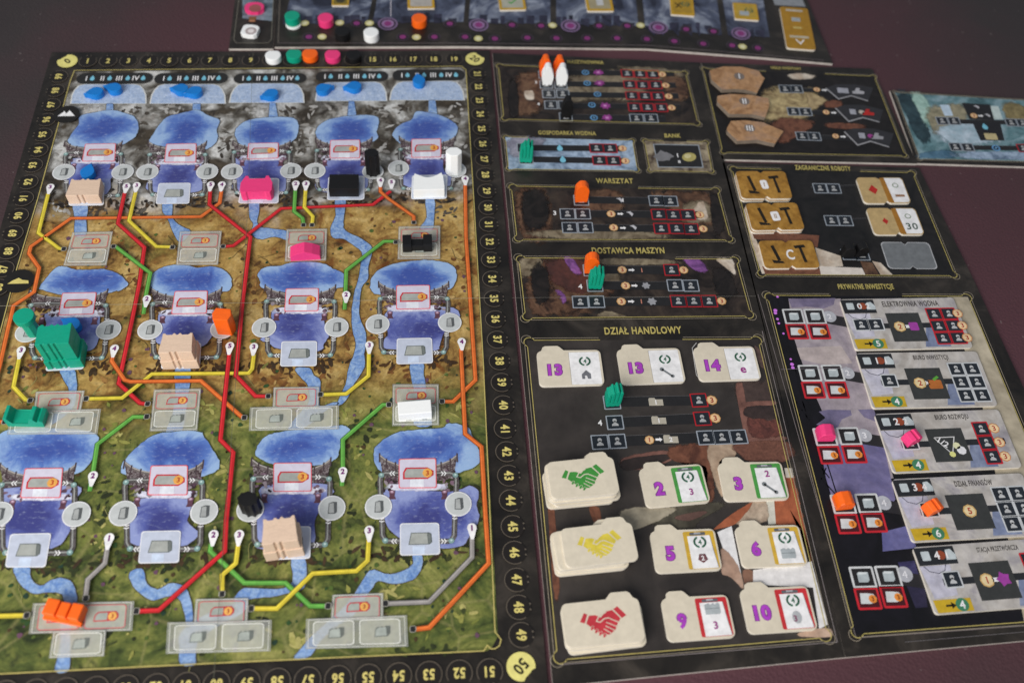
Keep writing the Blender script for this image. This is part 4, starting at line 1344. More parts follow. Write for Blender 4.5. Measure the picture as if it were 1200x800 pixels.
# ================================================================== PATENT BOARD
pb = board('patent_board', ((822, 73.5), (1022, 80.5), (1075, 191.5), (845.5, 186.5)), 'small dark game board with three orange brown wedge tiles')
q = ((824, 81), (1024, 90), (1060.5, 183), (847, 179))
art(pb, q, paint2((18, 16, 16), (32, 28, 28), 50), [(paint2((120, 100, 70), (196, 178, 132), 60), [(895, 106), (950, 104), (955, 120), (945, 142), (892, 140)]), (RUSTART, [(905, 141), (945, 140), (952, 150), (915, 168)]), (paint2((130, 110, 80), (190, 170, 130), 60), [(945, 108), (968, 118), (950, 128)]), (RUSTART, [(966, 120), (985, 118), (986, 126), (968, 126)]), (RUSTART, [(970, 144), (1012, 146), (1008, 152), (972, 150)]), (CREAMART, [(922, 88), (938, 86), (955, 89), (950, 93), (930, 93)])])
gold_frame(pb, q, 2.8, 1.3, (.36, .72))
title(pb, 'URZĄD PATENTOWY', (921, 81), 4.4, -4, .55)
for (a, b), (c_, d) in (((920, 104.7), (933.5, 104.9)), ((929.7, 131), (944, 131.5)), ((940, 159.8), (954.3, 160.4))):
    row(pb, b, a, d + 3, c_ + 50, 5)
    worker(pb, a, b, 'w', -3, 10, 9.4)
    worker(pb, c_, d, 'w', -3, 10, 9.4)
for x, y in ((957, 105.5), (968, 132), (979, 160)):
    coin(pb, x, y, '5', 2.8)
    symbol(pb, x + 9, y + .7, 'arrow', .8)
WEDGE = [crop(930, 70, 6.667, (250, 225), (350, 310), (450, 285), (580, 325), (622, 222), (480, 195), (330, 195)), crop(930, 70, 6.667, (325, 380), (430, 485), (540, 455), (670, 490), (700, 395), (540, 355), (400, 355)), crop(930, 70, 6.667, (395, 565), (500, 670), (600, 640), (745, 685), (782, 580), (620, 540), (460, 540))]
for k, wq in enumerate(WEDGE):
    w = P(*wq)
    I = Ink().poly(w, ink(46, 46, 50), 5)
    I.stroke(w[:4], 1.3 * MM, ink(150, 150, 154), 6)
    I.build('wedge_space', pb)
    cx = sum(p[0] for p in wq) / 7
    cy = sum(p[1] for p in wq) / 7 - 1
    I = Ink()
    c = P((cx - 8, cy))[0]
    I.rect(c, 9 * MM if k == 0 else 5 * MM, 6 * MM, -6, ink(160, 162, 172), 7, .5 * MM)
    c = P((cx + 10, cy + 1))[0]
    I.poly(place([(-.005, -.003), (.004, -.003), (.005, 0), (.001, .001), (.002, .004), (-.001, .004), (-.003, 0), (-.005, 0)], c, -5), (ink(170, 170, 176), ink(178, 40, 36), ink(150, 150, 156))[k], 7)
    if k:
        I.disc(P((cx + 2, cy + .5))[0], 2.4 * MM, (None, ink(186, 180, 170), ink(146, 60, 130))[k], 7, 8)
    I.build('reward_symbol', pb)

# ================================================================== INVESTMENT BOARD
ib = board('investment_board', ((846, 190), (1077, 196.5), (1142, 330), (1290, 650), (1330, 738), (991, 769.5)), 'long dark game board with gold tool tiles and pale building cards')
q = ((857.5, 197.5), (1069, 203), (1119, 323.5), (891, 322))
art(ib, q, paint2((20, 20, 21), (36, 34, 34), 40), [(CREAMART, [(873, 252), (884, 276), (902, 320), (893, 321), (880, 285)]), (RUSTART, [(880, 270), (960, 276), (958, 290), (884, 280)]), (RUSTART, [(893, 312), (962, 315), (962, 322), (897, 322)]), (CREAMART, [(955, 290), (985, 300), (988, 312), (960, 314)]), (ink(214, 206, 198), [(960, 312), (1010, 314), (1014, 322), (962, 322)]), (BROWN, [(1008, 306), (1022, 308), (1030, 322), (1014, 322)]), (CREAMART, [(1022, 306), (1032, 308), (1046, 322), (1032, 322)])], soft=False)
gold_frame(ib, q, 3.4, 1.5, (.26, .72))
title(ib, 'ZAGRANICZNE ROBOTY', (964, 197.5), 5.4, -3, .50)
row(ib, 220.5, 950, 218, 1003, 2)
row(ib, 259, 965, 257, 1015, 2)
for x, y in ((961, 221), (977, 221.3), (974.5, 258.8), (990.7, 259), (994.5, 298.5), (1010, 299)):
    worker(ib, x, y, 'w', -2.5, 10.4, 10)
I = Ink()
sq = ((1031, 284), (1088, 284), (1099.5, 316), (1041, 315))


def notched(q, z=0.0, nt=2.4, top=True, r=3.0):
    """tile outline with a small v notch in the middle of its long sides (world points)"""
    a, b, c, d = [Vector(p) for p in P(*q, z=z)]
    ex = (b - a).normalized()
    w = ((b - a).length + (c - d).length) / 2
    h = ((d - a).length + (c - b).length) / 2
    ang = math.degrees(math.atan2((b - a + c - d).y, (b - a + c - d).x))
    cc = (a + b + c + d) / 4
    R_ = r * MM
    n_ = nt * MM
    pts = []
    for i, p in enumerate(rrect(w, h, R_, 3)):
        pts.append(p)
        if i == 3:
            pts += [(n_, h / 2), (0, h / 2 - n_), (-n_, h / 2)]
        if i == 11:
            pts += [(-n_, -h / 2), (0, -h / 2 + n_), (n_, -h / 2)]
    return place(pts, cc, ang), cc, ang, w, h


pts, cc, ang, w, h = notched(sq)
I.poly(pts, ink(178, 180, 184), 5)
I.poly([(cc.x + (p[0] - cc.x) * .96, cc.y + (p[1] - cc.y) * .95) for p in pts], ink(112, 116, 120), 6)
I.build('empty_tile_space', ib)

q = ((899, 346.5), (1134, 347.5), (1222, 560), (1290, 722), (1002, 743))
CITY = paint2((96, 88, 122), (176, 166, 176), 22, c2=(196, 184, 186))
art(ib, q, paint2((10, 9, 14), (20, 18, 26), 40), [
    (paint2((142, 132, 144), (172, 162, 168), 30), [(924, 350), (985, 350), (1047, 560), (1000, 566), (985, 530), (945, 440), (930, 395)]),
    (paint2((108, 100, 128), (136, 126, 150), 40), crop(900, 340, 4.444, (105, 45), (350, 42), (342, 76), (290, 96), (200, 86), (124, 92))),
    (paint2((170, 158, 158), (186, 174, 172), 30), crop(900, 340, 4.444, (150, 300), (380, 290), (440, 380), (300, 390), (170, 360))),
    (paint2((108, 102, 134), (130, 122, 152), 40), crop(900, 340, 4.444, (265, 632), (310, 622), (430, 624), (436, 650), (384, 672), (360, 720), (250, 700), (300, 664))), (paint2((108, 102, 134), (130, 122, 152), 40), crop(900, 340, 4.444, (468, 622), (550, 618), (575, 690), (500, 660))),
    (paint2((100, 96, 138), (124, 118, 158), 30), crop(940, 480, 2.859, (60, 120), (270, 100), (312, 300), (290, 330), (100, 300), (80, 230))), (paint2((90, 90, 140), (116, 114, 162), 30), crop(940, 480, 2.859, (256, 412), (352, 388), (384, 462), (270, 474))),
    (paint2((40, 38, 70), (70, 66, 110), 60), crop(940, 480, 2.859, (320, 510), (376, 505), (396, 570), (344, 574))), (paint2((30, 28, 48), (48, 44, 70), 60), crop(940, 480, 2.859, (350, 590), (410, 580), (420, 660), (380, 664))),
    (ink(12, 11, 16), crop(940, 480, 2.859, (250, 340), (262, 336), (270, 470), (256, 470))),
    (paint2((164, 154, 134), (194, 184, 162), 20), [(1110, 348), (1134, 348), (1222, 560), (1290, 722), (1200, 728), (1150, 470)])], soft=False)
I = Ink()
for a_, b_ in (((905, 352), (940, 500)), ((912, 352), (948, 500)), ((918, 400), (952, 480)), ((940, 470), (952, 500)), ((933, 470), (948, 492)), ((940, 480), (930, 500)), ((955, 520), (976, 590)), ((962, 520), (984, 590)), ((956, 540), (972, 560)), ((968, 548), (960, 566)), ((962, 560), (980, 580))):
    I.stroke(P(a_, b_), .8 * MM, ink(14, 12, 18), 3.2)
I.build('lattice_mast', ib)
gold_frame(ib, q[:2] + (q[3], q[4]), 4.0, 1.6, (.30, .68))
title(ib, 'PRYWATNE INWESTYCJE', (1014.5, 337), 6.4, -1.6, .50)
I = Ink()
for x, y, r in ((911, 348, .9), (908.5, 364, 1.4), (908.5, 367, 1.2), (911, 374, 1), (912.5, 379, .9), (918, 391, .8), (928, 427, 1.3), (929, 431, 1.2), (926.5, 421, .8)):
    I.disc(P((x, y))[0], r * MM, ink(206, 120, 226), 6, 8)
I.build('lamp_sparks', ib)


def build_slot(x, y, kd, s, z=0.0):
    c = P((x, y), z=z)[0]
    I = Ink(z)
    I.rect(c, 14.2 * MM * s, 12.8 * MM * s, -1.5, ink(196, 38, 50) if kd == 'r' else ink(204, 206, 208), 5, 1.0 * MM)
    I.rect(c, 11.6 * MM * s, 10.2 * MM * s, -1.5, ink(38, 36, 38) if kd == 'w' else ink(70, 22, 28), 6)
    if kd == 'w':
        I.poly(place([(-.003, -.003), (.0022, -.003), (.0034, -.0018), (.0034, .003), (-.002, .003), (-.003, .0022)], c, -3), ink(176, 186, 190), 7)
        I.poly(place([(-.0028, .0016), (.0020, .0016), (.003, .0028), (-.0018, .0028)], c, -3), ink(214, 220, 222), 8)
    else:
        I.poly(place([(-.0046, -.003), (.001, -.003), (.004, -.002), (.005, .0004), (.0034, .0026), (.0005, .003), (-.004, .003)], c, -3), ink(206, 210, 212), 7)
        c2 = (c[0] + .0026, c[1] - .0004)
        I.disc(c2, 2.4 * MM, ink(226, 140, 56), 8, 8)
        I.text('3', c2, 2.6 * MM, 0, ink(120, 50, 20), 9)
    I.build('building_space', ib)


GR = [((930, 371), (955, 371), (934, 388.6), (960, 388.6), (972, 371), '2'), ((949, 437.3), (976, 437), (953, 457), (981, 457), (993, 437), '2'), ((967, 512), (995, 511), (972.5, 533), (1001, 532), (1013, 510), '3'), ((988, 590.5), (1017, 589.5), (993.6, 613.5), (1024, 612), (1035.5, 589), '4'), ((1011, 676), (1041, 675), (1017, 701), (1047, 699), (1060, 672.6), '4')]
for k, (a, b, c_, d, e, s) in enumerate(GR):
    I = Ink().stroke(P(b, (b[0] + 44 + 2 * k, b[1] + 8)), 8 * MM, ink(40, 38, 42), 3.6)
    I.build('row_bar', ib)
    cc = P(e)[0]
    I = Ink().disc(cc, 4.6 * MM, ink(176, 178, 186), 4, 18)
    I.text(s, cc, 4.2 * MM, 0, ink(228, 228, 234), 5)
    I.build('bonus_disc', ib)
    build_slot(*a, 'w', .98)
    build_slot(*b, 'w', .98)
    build_slot(*c_, 'r', .98)
    build_slot(*d, 'r', .98)
I = Ink()
I.stroke(P((888, 345), (1003, 747), (1200, 733)), .4 * MM, ink(120, 112, 112), 6)
I.stroke(P((1060, 752), (1200, 740)), .3 * MM, ink(110, 106, 108), 6)
I.build('outer_line', ib)
I = Ink().stroke(P((915, 433), (1003, 431)), .3 * MM, ink(150, 140, 150, .2, 500, .6), 9)
I.build('fold_line', ib)

# ================================================================== RIVERSIDE BOARD (far right)
rb = board('riverside_board', ((1043, 106), (1300, 122), (1360, 200), (1074, 191)), 'pale teal painted game board lying beside the patent board')
q = ((1049, 109), (1300, 124), (1350, 193), (1078, 186.5))
TEAL = paint2((40, 70, 78), (96, 132, 140), 40, c2=(140, 166, 176))
art(rb, q, TEAL, [(paint2((28, 48, 56), (52, 76, 84), 50), [(1051, 110), (1066, 110), (1090, 155), (1082, 170), (1068, 150)]), (paint2((130, 170, 160), (176, 206, 196), 50), [(1067, 110), (1082, 111), (1096, 140), (1086, 148)]), (paint2((120, 116, 96), (164, 156, 130), 50), [(1086, 128), (1128, 122), (1135, 140), (1100, 158), (1090, 150)]), (ink(186, 206, 224), [(1101, 123), (1112, 123), (1117, 136), (1107, 136)]), (ink(190, 206, 204), [(1156, 124), (1170, 125), (1175, 140), (1163, 140)]), (paint2((150, 176, 190), (190, 206, 220), 40), [(1100, 148), (1150, 146), (1175, 165), (1110, 168)]), (paint2((96, 86, 54), (150, 136, 96), 60), [(1175, 122), (1195, 122), (1210, 140), (1180, 140)]), (paint2((60, 96, 120), (90, 126, 150), 40), [(1078, 180), (1110, 176), (1125, 184), (1082, 186)]), (BLUEART, [(1128, 178), (1260, 180), (1270, 188), (1130, 186)])])
gold_frame(rb, q, 2.4, 1.2, None, ink(160, 156, 140))
I = Ink()
for qq in (((1127, 121), (1160, 123), (1165, 141), (1136, 140)), ((1139, 143), (1172, 144), (1177, 165), (1149, 165))):
    I.poly(P(*qq), ink(30, 30, 34), 4)
I.build('dark_plate', rb)
row(rb, 142.5, 1105, 145, 1260, 5)
row(rb, 173, 1120, 175, 1260, 5)
for x, y, kd in ((1104, 142), (1118, 142.3), (1119.5, 172.5), (1134, 173)) and ((1104, 142, 'w'), (1118, 142.3, 'w'), (1119.5, 172.5, 'w'), (1134, 173, 'w'), (1185, 144, 'w'), (1198.5, 144.5, 'w'), (1199, 174, 'r'), (1214, 174.5, 'r')):
    worker(rb, x, y, kd, -3, 9.6, 9)
coin(rb, 1141, 136, '3', 3)
symbol(rb, 1149, 136.3, 'arrow', .8)
symbol(rb, 1157, 136, 'spade', .9)
symbol(rb, 1144, 126, 'spade', .9)
symbol(rb, 1154, 149, 'drop')
symbol(rb, 1167, 174, 'wheel', 1.1)
I = Ink().rect(P((1161, 160.5))[0], 10 * MM, 7 * MM, -4, ink(190, 176, 132), 7, 1 * MM)
I.build('plan_symbol', rb)

# ================================================================== ENERGY TRACK BOARDS
tk = board('round_board', ((280, -40), (325, -40), (320, 57), (268, 57)), 'narrow dark board piece holding a pink and a white marker')
art(tk, ((284, -30), (321, -30), (319, 25), (284, 22)), paint2((60, 74, 84), (130, 144, 158), 60))
I = Ink().stroke(P((284, -30), (274, 47), (277, 51), (314, 51), (318, 47), (322, -30)), .5 * MM, ink(120, 116, 106), 6)
I.build('outer_line', tk)
I = Ink()
c = P((296, 22))[0]
I.rect(c, 6 * MM, 4.5 * MM, 0, ink(120, 92, 60), 6, 1 * MM)
I.rect((c[0], c[1] - .0035), 5 * MM, 2.4 * MM, 0, ink(170, 120, 88), 7, .8 * MM)
I.build('order_symbol', tk)

eb = board('energy_track_board', ((325.5, -40), (925, -40), (947, 3), (976, 74.5), (900, 68), (758, 57), (540, 54.5), (321.5, 55)), 'long dark energy track board with purple dots and stormy sky columns')
SKY = paint2((38, 42, 58), (80, 88, 110), 26, c2=(150, 158, 174), lo=.38, hi=.68)
COLS = [(332, 431, 29, 26), (437, 543, 27, 26), (549, 645, 27, 28), (652, 748, 28, 31), (756, 846, 32, 42), (853, 902, 40, 44)]
for x0, x1, y0, y1 in COLS:
    I = Ink().poly(P((x0 + (640 - x0) * .05, -30), (x1 + (640 - x1) * .05, -30), (x1, y1), (x0, y0)), SKY, 3)
    # skyline of dark towers
    x = x0
    while x < x1 - 6:
        wd = random.uniform(4, 12)
        hh = random.uniform(2, 12)
        x2 = min(x + wd, x1)
        I.poly(P((x, y0 - hh + (y1 - y0) * .5), (x2, y0 - hh + (y1 - y0) * .5), (x2, y1 + 1), (x, y0 + 1)), paint2((26, 28, 42), (58, 58, 80), 60), 4)
        x = x2 + random.uniform(0, 8)
    I.build('sky_column', eb)
I = Ink().stroke(P((326, 51), (540, 51), (758, 53.5), (965, 71)), .45 * MM, ink(120, 110, 112), 4)
I.stroke(P((326, 51), (329, -30)), .5 * MM, ink(120, 112, 104), 5)
I.stroke(P((458, 20), (458, -5)), .7 * MM, ink(190, 186, 196), 6)
I.build('outer_line', eb)


def tdot(x, y, kd):
    c = P((x, y))[0]
    I = Ink()
    if kd == 'p':
        I.disc(c, 5.2 * MM, ink(66, 56, 66), 7, 18)
        I.disc(c, 4.3 * MM, ink(34, 28, 36), 8, 18)
        I.disc(c, 2.8 * MM, ink(128, 52, 112), 9, 8)
    elif kd == 'P':
        I.disc(c, 8.2 * MM, ink(120, 100, 134), 7, 20)
        I.disc(c, 6.6 * MM, ink(40, 32, 46), 8, 20)
        I.disc(c, 5.2 * MM, ink(140, 108, 150), 9, 20)
        I.disc(c, 3.2 * MM, ink(128, 52, 112), 10, 8)
    else:
        I.disc(c, 3.7 * MM, ink(196, 190, 130), 11, 12)
        I.disc(c, 2.2 * MM, ink(222, 218, 180), 12, 10)
    I.build('track_dot', eb)


for x, y in ((362, 44), (418, 28), (472, 44), (509, 44), (527, 28.5), (545, 44), (580, 46), (600, 30), (618, 45), (634, 31), (652, 45.5), (702, 31), (688, 45.5), (735, 31), (723, 45.5), (758, 46.5), (804, 35), (790, 49), (836, 37.5), (824, 52), (858, 54), (888, 57)):
    tdot(x, y, 'p')
for x, y in ((454.5, 28.5), (561, 30), (668.5, 31), (771.5, 33), (868, 40)):
    tdot(x, y, 'P')
for x, y in ((377.5, 44), (398, 27.5), (433, 28), (488, 44.5), (560.5, 46), (647.5, 30.5), (750.5, 30.5), (870, 55.5), (357, 28)):
    tdot(x, y, 'y')


# ================================================================== CARDBOARD TILES
TT = 0.0019


def tile_top(q, z):
    a, b, c, d = [Vector(p) for p in P(*q, z=z)]
    w = ((b - a).length + (c - d).length) / 2
    h = ((d - a).length + (c - b).length) / 2
    ang = math.degrees(math.atan2((b - a + c - d).y, (b - a + c - d).x))
    return (a + b + c + d) / 4, w, h, ang


def folder_outline(w, h, flip=False):
    tab0, tab1, th = (-.40, -.12, .0038)
    pts = []
    r = .0032
    for i, p in enumerate(rrect(w, h, r, 4)):
        pts.append(p)
        if i == 4:
            pts += [(tab1 * w + .0018, h / 2), (tab1 * w - .0006, h / 2 + th * .8), (tab1 * w - .0018, h / 2 + th), (tab0 * w + .0016, h / 2 + th), (tab0 * w, h / 2 + th * .75)]
    return [(-x, y) for x, y in pts] if flip else pts


_front = {'g': (74, 150, 70), 'y': (206, 168, 60), 'r': (196, 50, 56), 'n': None}


def mini(I, kd, c, s, ang, lay):
    def q(pts):
        return place([(a * MM * s, b * MM * s) for a, b in pts], c, ang)
    GREENW = ink(60, 112, 88)
    if kd == 'laurel':
        for sg in (-1, 1):
            for k in range(5):
                a = R(-60 + k * 28)
                p = (sg * 2.6 * math.cos(a), 2.4 * math.sin(a))
                e = place([(1.0 * math.cos(t), .55 * math.sin(t)) for t in [j * math.pi / 3 for j in range(6)]], p, math.degrees(a) + 90 if sg > 0 else 90 - math.degrees(a))
                I.poly(q(e), GREENW, lay)
        I.text('4', c, 2.4 * MM * s, ang, GREENW, lay)
    elif kd == 'wrench':
        I.stroke(q([(-2.6, 2.2), (2.4, -2.2)]), 1.0 * MM * s, ink(120, 126, 130), lay)
        I.disc(q([(-2.6, 2.2)])[0], 1.2 * MM * s, ink(120, 126, 130), lay, 8)
        I.disc(q([(2.4, -2.2)])[0], 1.0 * MM * s, ink(120, 126, 130), lay, 8)
    elif kd == 'house':
        I.poly(q([(-2.4, -2.4), (-2.4, .4), (0, 2.8), (2.2, .6), (2.2, -2.4), (.6, -2.4), (.2, -.4), (-1, -.4), (-1, -2.4)]), ink(110, 112, 118), lay)
    elif kd == 'barrel':
        I.poly(q([(2.4 * math.cos(k * math.pi / 5 + .3) * (1 if k % 2 else .8), 2.4 * math.sin(k * math.pi / 5 + .3) * (1 if k % 2 else .8)) for k in range(10)]), ink(110, 70, 76), lay)
        I.text('2', c, 2.3 * MM * s, ang, WHITE, lay + 1)
    elif kd == 'block':
        I.poly(q([(-3.4, -2.4), (3, -2.4), (3.4, -1.4), (3.4, 2), (2.6, 2.6), (1.2, 1.8), (.6, 2.6), (-.8, 1.8), (-1.4, 2.6), (-3.4, 2)]), ink(170, 178, 182), lay)
        I.stroke(q([(-3.2, .2), (3.2, .2)]), .4 * MM, ink(130, 138, 142), lay + 1)
    elif kd in '23e':
        I.text(kd, c, 3.4 * MM * s, ang, ink(150, 40, 130), lay)
    elif kd == 'roll':
        I.poly(q([(2.2 * math.cos(k * math.pi / 6), 2.8 * math.sin(k * math.pi / 6)) for k in range(12)]), ink(176, 180, 184), lay)
        I.text('3', (c[0] - .001, c[1] - .0006), 2.8 * MM * s, ang, ink(130, 50, 90), lay + 1)


def contract(q, num, col, icons, label):
    z = TT
    cc, w, h, ang = tile_top(q, z)
    t = thing('contract_tile', label, 'tile', 'contract tiles lying face up on the action board')
    slab('card', place(folder_outline(w, h), cc, ang), 0.0, z, CREAM, C_TILE, t, .0002)
    I = Ink(z)
    u0 = cc + Vector((math.cos(R(ang)), math.sin(R(ang)))) * (-.24 * w)
    I.text(num, (u0.x, u0.y - .0012), .0092, ang, ink(112, 48, 128), 1, .98, .085)
    I.text(num, (u0.x, u0.y - .0012), .0086, ang, PURPLE, 2, .94, .045)
    I.build('numeral', t)
    I = Ink(z)
    def loc(x, y):
        return place([(x * w, y * h)], cc, ang)[0]
    if col != 'n':
        I.rect(loc(.235, .0), w * .47, h * .90, ang, ink(*_front[col]), 1, .001)
        cb = I.build('clipboard', t)
        I = Ink(z)
        I.poly([loc(.06, .34), loc(.40, .34), loc(.445, -.44), loc(.06, -.44)], WHITE, 2)
        I.stroke([loc(.405, .33), loc(.425, -.1), loc(.45, -.44)], .0003, ink(150, 150, 150), 3)
        I.build('white_sheet', cb)
        I = Ink(z)
        I.rect(loc(.22, .385), w * .24, h * .07, ang, ink(96, 98, 104), 4, .0006)
        I.rect(loc(.22, .40), w * .1, h * .04, ang, ink(170, 172, 178), 5)
        I.build('clip', cb)
        pos = ((.235, .18), (.235, -.2))
    else:
        I.rect(loc(.23, -.02), w * .47, h * .92, ang, WHITE, 1, .0006)
        I.stroke([loc(-.005, .44), loc(-.005, -.48), loc(.0, -.48)], .0003, ink(176, 170, 158), 2)
        I.build('white_sheet', t)
        pos = ((.235, .17), (.235, -.22))
    I = Ink(z)
    for kd, p in zip(icons, pos):
        mini(I, kd, loc(*p), 1.22, ang, 6)
    I.build('reward_icon', t)


contract(((628, 411), (704, 410), (708, 450), (633, 453)), '13', 'n', ('laurel', 'house'), 'cream folder tile numbered 13 with a laurel and grey building')
contract(((722, 409), (798, 408), (802, 447), (729, 451)), '13', 'n', ('laurel', 'wrench'), 'cream folder tile numbered 13 with a laurel and wrench')
contract(((813, 407), (886, 405.5), (890, 444), (819, 446.5)), '14', 'n', ('laurel', 'e'), 'cream folder tile numbered 14')
contract(((749, 549), (824, 543), (831, 588), (757, 595)), '2', 'g', ('laurel', '3'), 'cream folder tile numbered 2, green clipboard with a laurel over a 3')
contract(((842, 542), (918, 541), (923, 584), (848, 588)), '3', 'g', ('2', 'wrench'), 'cream folder tile numbered 3, green clipboard with a grey wrench')
contract(((762, 622), (838, 619), (846, 667), (768, 672)), '5', 'y', ('laurel', 'barrel'), 'cream folder tile numbered 5, yellow clipboard with a dark round icon')
contract(((863, 616.5), (938, 615), (945, 661), (868, 666)), '6', 'y', ('laurel', 'block'), 'cream folder tile numbered 6, yellow clipboard with a grey block')
contract(((774, 701), (853, 696), (862, 746), (783, 752)), '9', 'r', ('block', '3'), 'cream folder tile numbered 9, red clipboard with a grey block')
contract(((868, 690), (948, 686), (957, 737), (876, 743)), '10', 'r', ('laurel', 'roll'), 'cream folder tile numbered 10, red clipboard with a green laurel')
# printed empty outline showing beside the 14 tile
I = Ink().stroke(P((816, 402), (811, 408), (816, 440), (822, 446), (880, 444)), .4 * MM, ink(190, 190, 190), 8)
I.build('tile_outline', ab)


def handshake(I, cc, ang, s, m, lay, bg):
    """two shaking hands as flat shapes: cuffs, sleeves, clasped hand and fingers"""
    def q(pts):
        return place([(a * MM * s * 1.22, b * MM * s * 1.02) for a, b in pts], cc, ang)
    I.poly(q([(-10.4, 2.0), (-8.4, 1.0), (-6.6, 5.4), (-8.0, 6.4)]), m, lay)                      # left cuff
    I.poly(q([(10.4, 2.6), (8.2, 1.4), (5.2, 6.6), (7.2, 7.8)]), m, lay)                          # right cuff
    I.poly(q([(-7.8, .8), (-6.0, 4.8), (-3.2, 4.6), (-1.0, 3.0), (1.6, 5.8), (4.6, 6.2), (7.6, 1.4), (5.6, -1.6), (4.4, -4.2), (1.6, -6.2), (-1.6, -5.8), (-4.4, -3.2)]), m, lay)
    W_ = .00042 * s
    I.stroke(q([(1.8, 5.6), (-1.8, 3.6), (-3.2, 1.4), (-1.6, .6), (.4, 2.2), (2.2, 2.4), (7.0, -1.0)]), W_ * 1.3, bg, lay + 1)
    for x0, y0, x1, y1 in ((1.0, .2, 5.8, -3.0), (0.4, -1.6, 4.2, -4.6), (-.6, -3.0, 2.2, -5.6)):
        I.stroke(q([(x0, y0), (x1, y1)]), W_ * 1.1, bg, lay + 1)
    for x, y in ((-5.6, -2.0), (-4.0, -3.8), (-2.4, -5.2), (-.8, -6.4)):
        I.poly(place([(1.5 * MM * s * math.cos(t), .85 * MM * s * math.sin(t)) for t in [j * math.pi / 5 for j in range(10)]], q([(x, y)])[0], 52 + ang), bg, lay + 1)
        I.poly(place([(1.25 * MM * s * math.cos(t), .62 * MM * s * math.sin(t)) for t in [j * math.pi / 5 for j in range(10)]], q([(x, y)])[0], 52 + ang), m, lay + 2)


ORD = ['lowest', 'fifth from the top', 'fourth from the top', 'third from the top', 'second from the top', 'topmost']


def stack(q, color, name, offs):
    n = len(offs)
    for k, (dx, dy, da) in enumerate(offs):
        z0 = k * TT
        z1 = z0 + TT
        cc, w, h, ang = tile_top(q, n * TT)
        cc = cc + Vector((dx * 1.35 * MM, dy * 1.35 * MM))
        da *= 1.6
        top = k == n - 1
        word = 'topmost' if top else ('lowest' if k == 0 else {1: 'second', 2: 'third', 3: 'fourth', 4: 'fifth', 5: 'sixth'}[n - 1 - k] + ' from the top')
        lab = (f'cream folder tile printed with a {name} handshake, topmost of its stack' if top else f'blank cream folder tile, {word} in the {name} handshake stack')
        t = thing('contract_tile', lab, 'tile', f'tiles of the {name} handshake stack')
        slab('card', place(folder_outline(w, h, True), cc, ang + da), z0 + .00006, z1, CREAM, C_TILE, t, .00025)
        if top:
            I = Ink(z1)
            handshake(I, cc + Vector((.0005, -.0005)), ang + da + 2, 1.0, ink(*color), 1, CREAM)
            I.build('handshake_print', t)


stack(((639, 541), (719, 535), (726, 577), (648, 585)), (62, 140, 60), 'green', [(-1.5, -1.2, 0), (1.2, -.6, 1), (-.8, .2, -1), (-.6, -.7, 0), (-.9, 0, 0), (0, 0, 0)])
stack(((657, 618), (741, 612), (748, 655), (663, 666)), (214, 196, 74), 'yellow', [(-4.0, -1.4, 0), (-3.2, -.9, -1), (-4.2, -.3, 0), (-3.0, -.2, 1), (0, 0, 0)])
stack(((658, 707), (750, 699), (755, 750), (663, 759)), (190, 56, 66), 'red', [(0.8, -1.2, 1), (1.0, -.8, -1), (-.2, -.5, 0), (0, 0, 0)])

# gold tool tiles on the investment board
for q, s, n, word in ((((862, 200.5), (920, 200.5), (929, 232.5), (869, 232.5)), 'I', 2, 'one white stroke'), (((874, 238), (934, 237.5), (943, 268.5), (881, 270)), 'II', 2, 'two white strokes'), (((889, 282), (953, 281.5), (960, 313.5), (896, 314.5)), 'C', 1, 'a white curve')):
    for k in range(n):
        z0, z1 = k * TT, (k + 1) * TT
        pts, cc, ang, w, h = notched(q, n * TT)
        if k < n - 1:
            pts = [(p[0] + .0005 * (1 if k else -1), p[1] - .0005) for p in pts]
        top = k == n - 1
        lab = f'gold tile with black hammer and pick and {word}' if top else (f'gold tile {("just under", "at the very bottom under")[0 if k == n - 2 else 1]} the hammer tile with {word}')
        t = thing('tool_tile', lab, 'tile', 'gold tool tiles')
        slab('card', pts, z0 + .00005, z1, paint2((142, 100, 34), (178, 134, 60), 60, .42), C_TILE, t, .0002)
        if top:
            I = Ink(z1)
            def L(x, y):
                return place([(x * w, y * h)], cc, ang)[0]
            B = ink(30, 24, 16)
            I.poly([L(-.30, .30), L(-.24, .33), L(-.17, -.22), L(-.23, -.24)], B, 1)
            I.poly([L(-.34, -.20), L(-.14, -.26), L(-.12, -.33), L(-.32, -.32)], B, 1)
            I.poly([L(.12, .30), L(.32, .34), L(.34, .24), L(.14, .20)], B, 1)
            I.poly([L(.21, .24), L(.26, .24), L(.30, -.30), L(.24, -.30)], B, 1)
            I.build('tool_print', t)
            I = Ink(z1)
            if s == 'C':
                I.text('C', L(.02, -.02), .009, ang, WHITE, 2, .7)
            else:
                I.rect(L(.01, 0), .0052 if s == 'I' else .006, .0088, ang + 6, WHITE, 2, .0015)
                I.text(s, L(.01, 0), .0046, ang, ink(150, 110, 50), 3, .6)
            I.build('round_numeral', t)
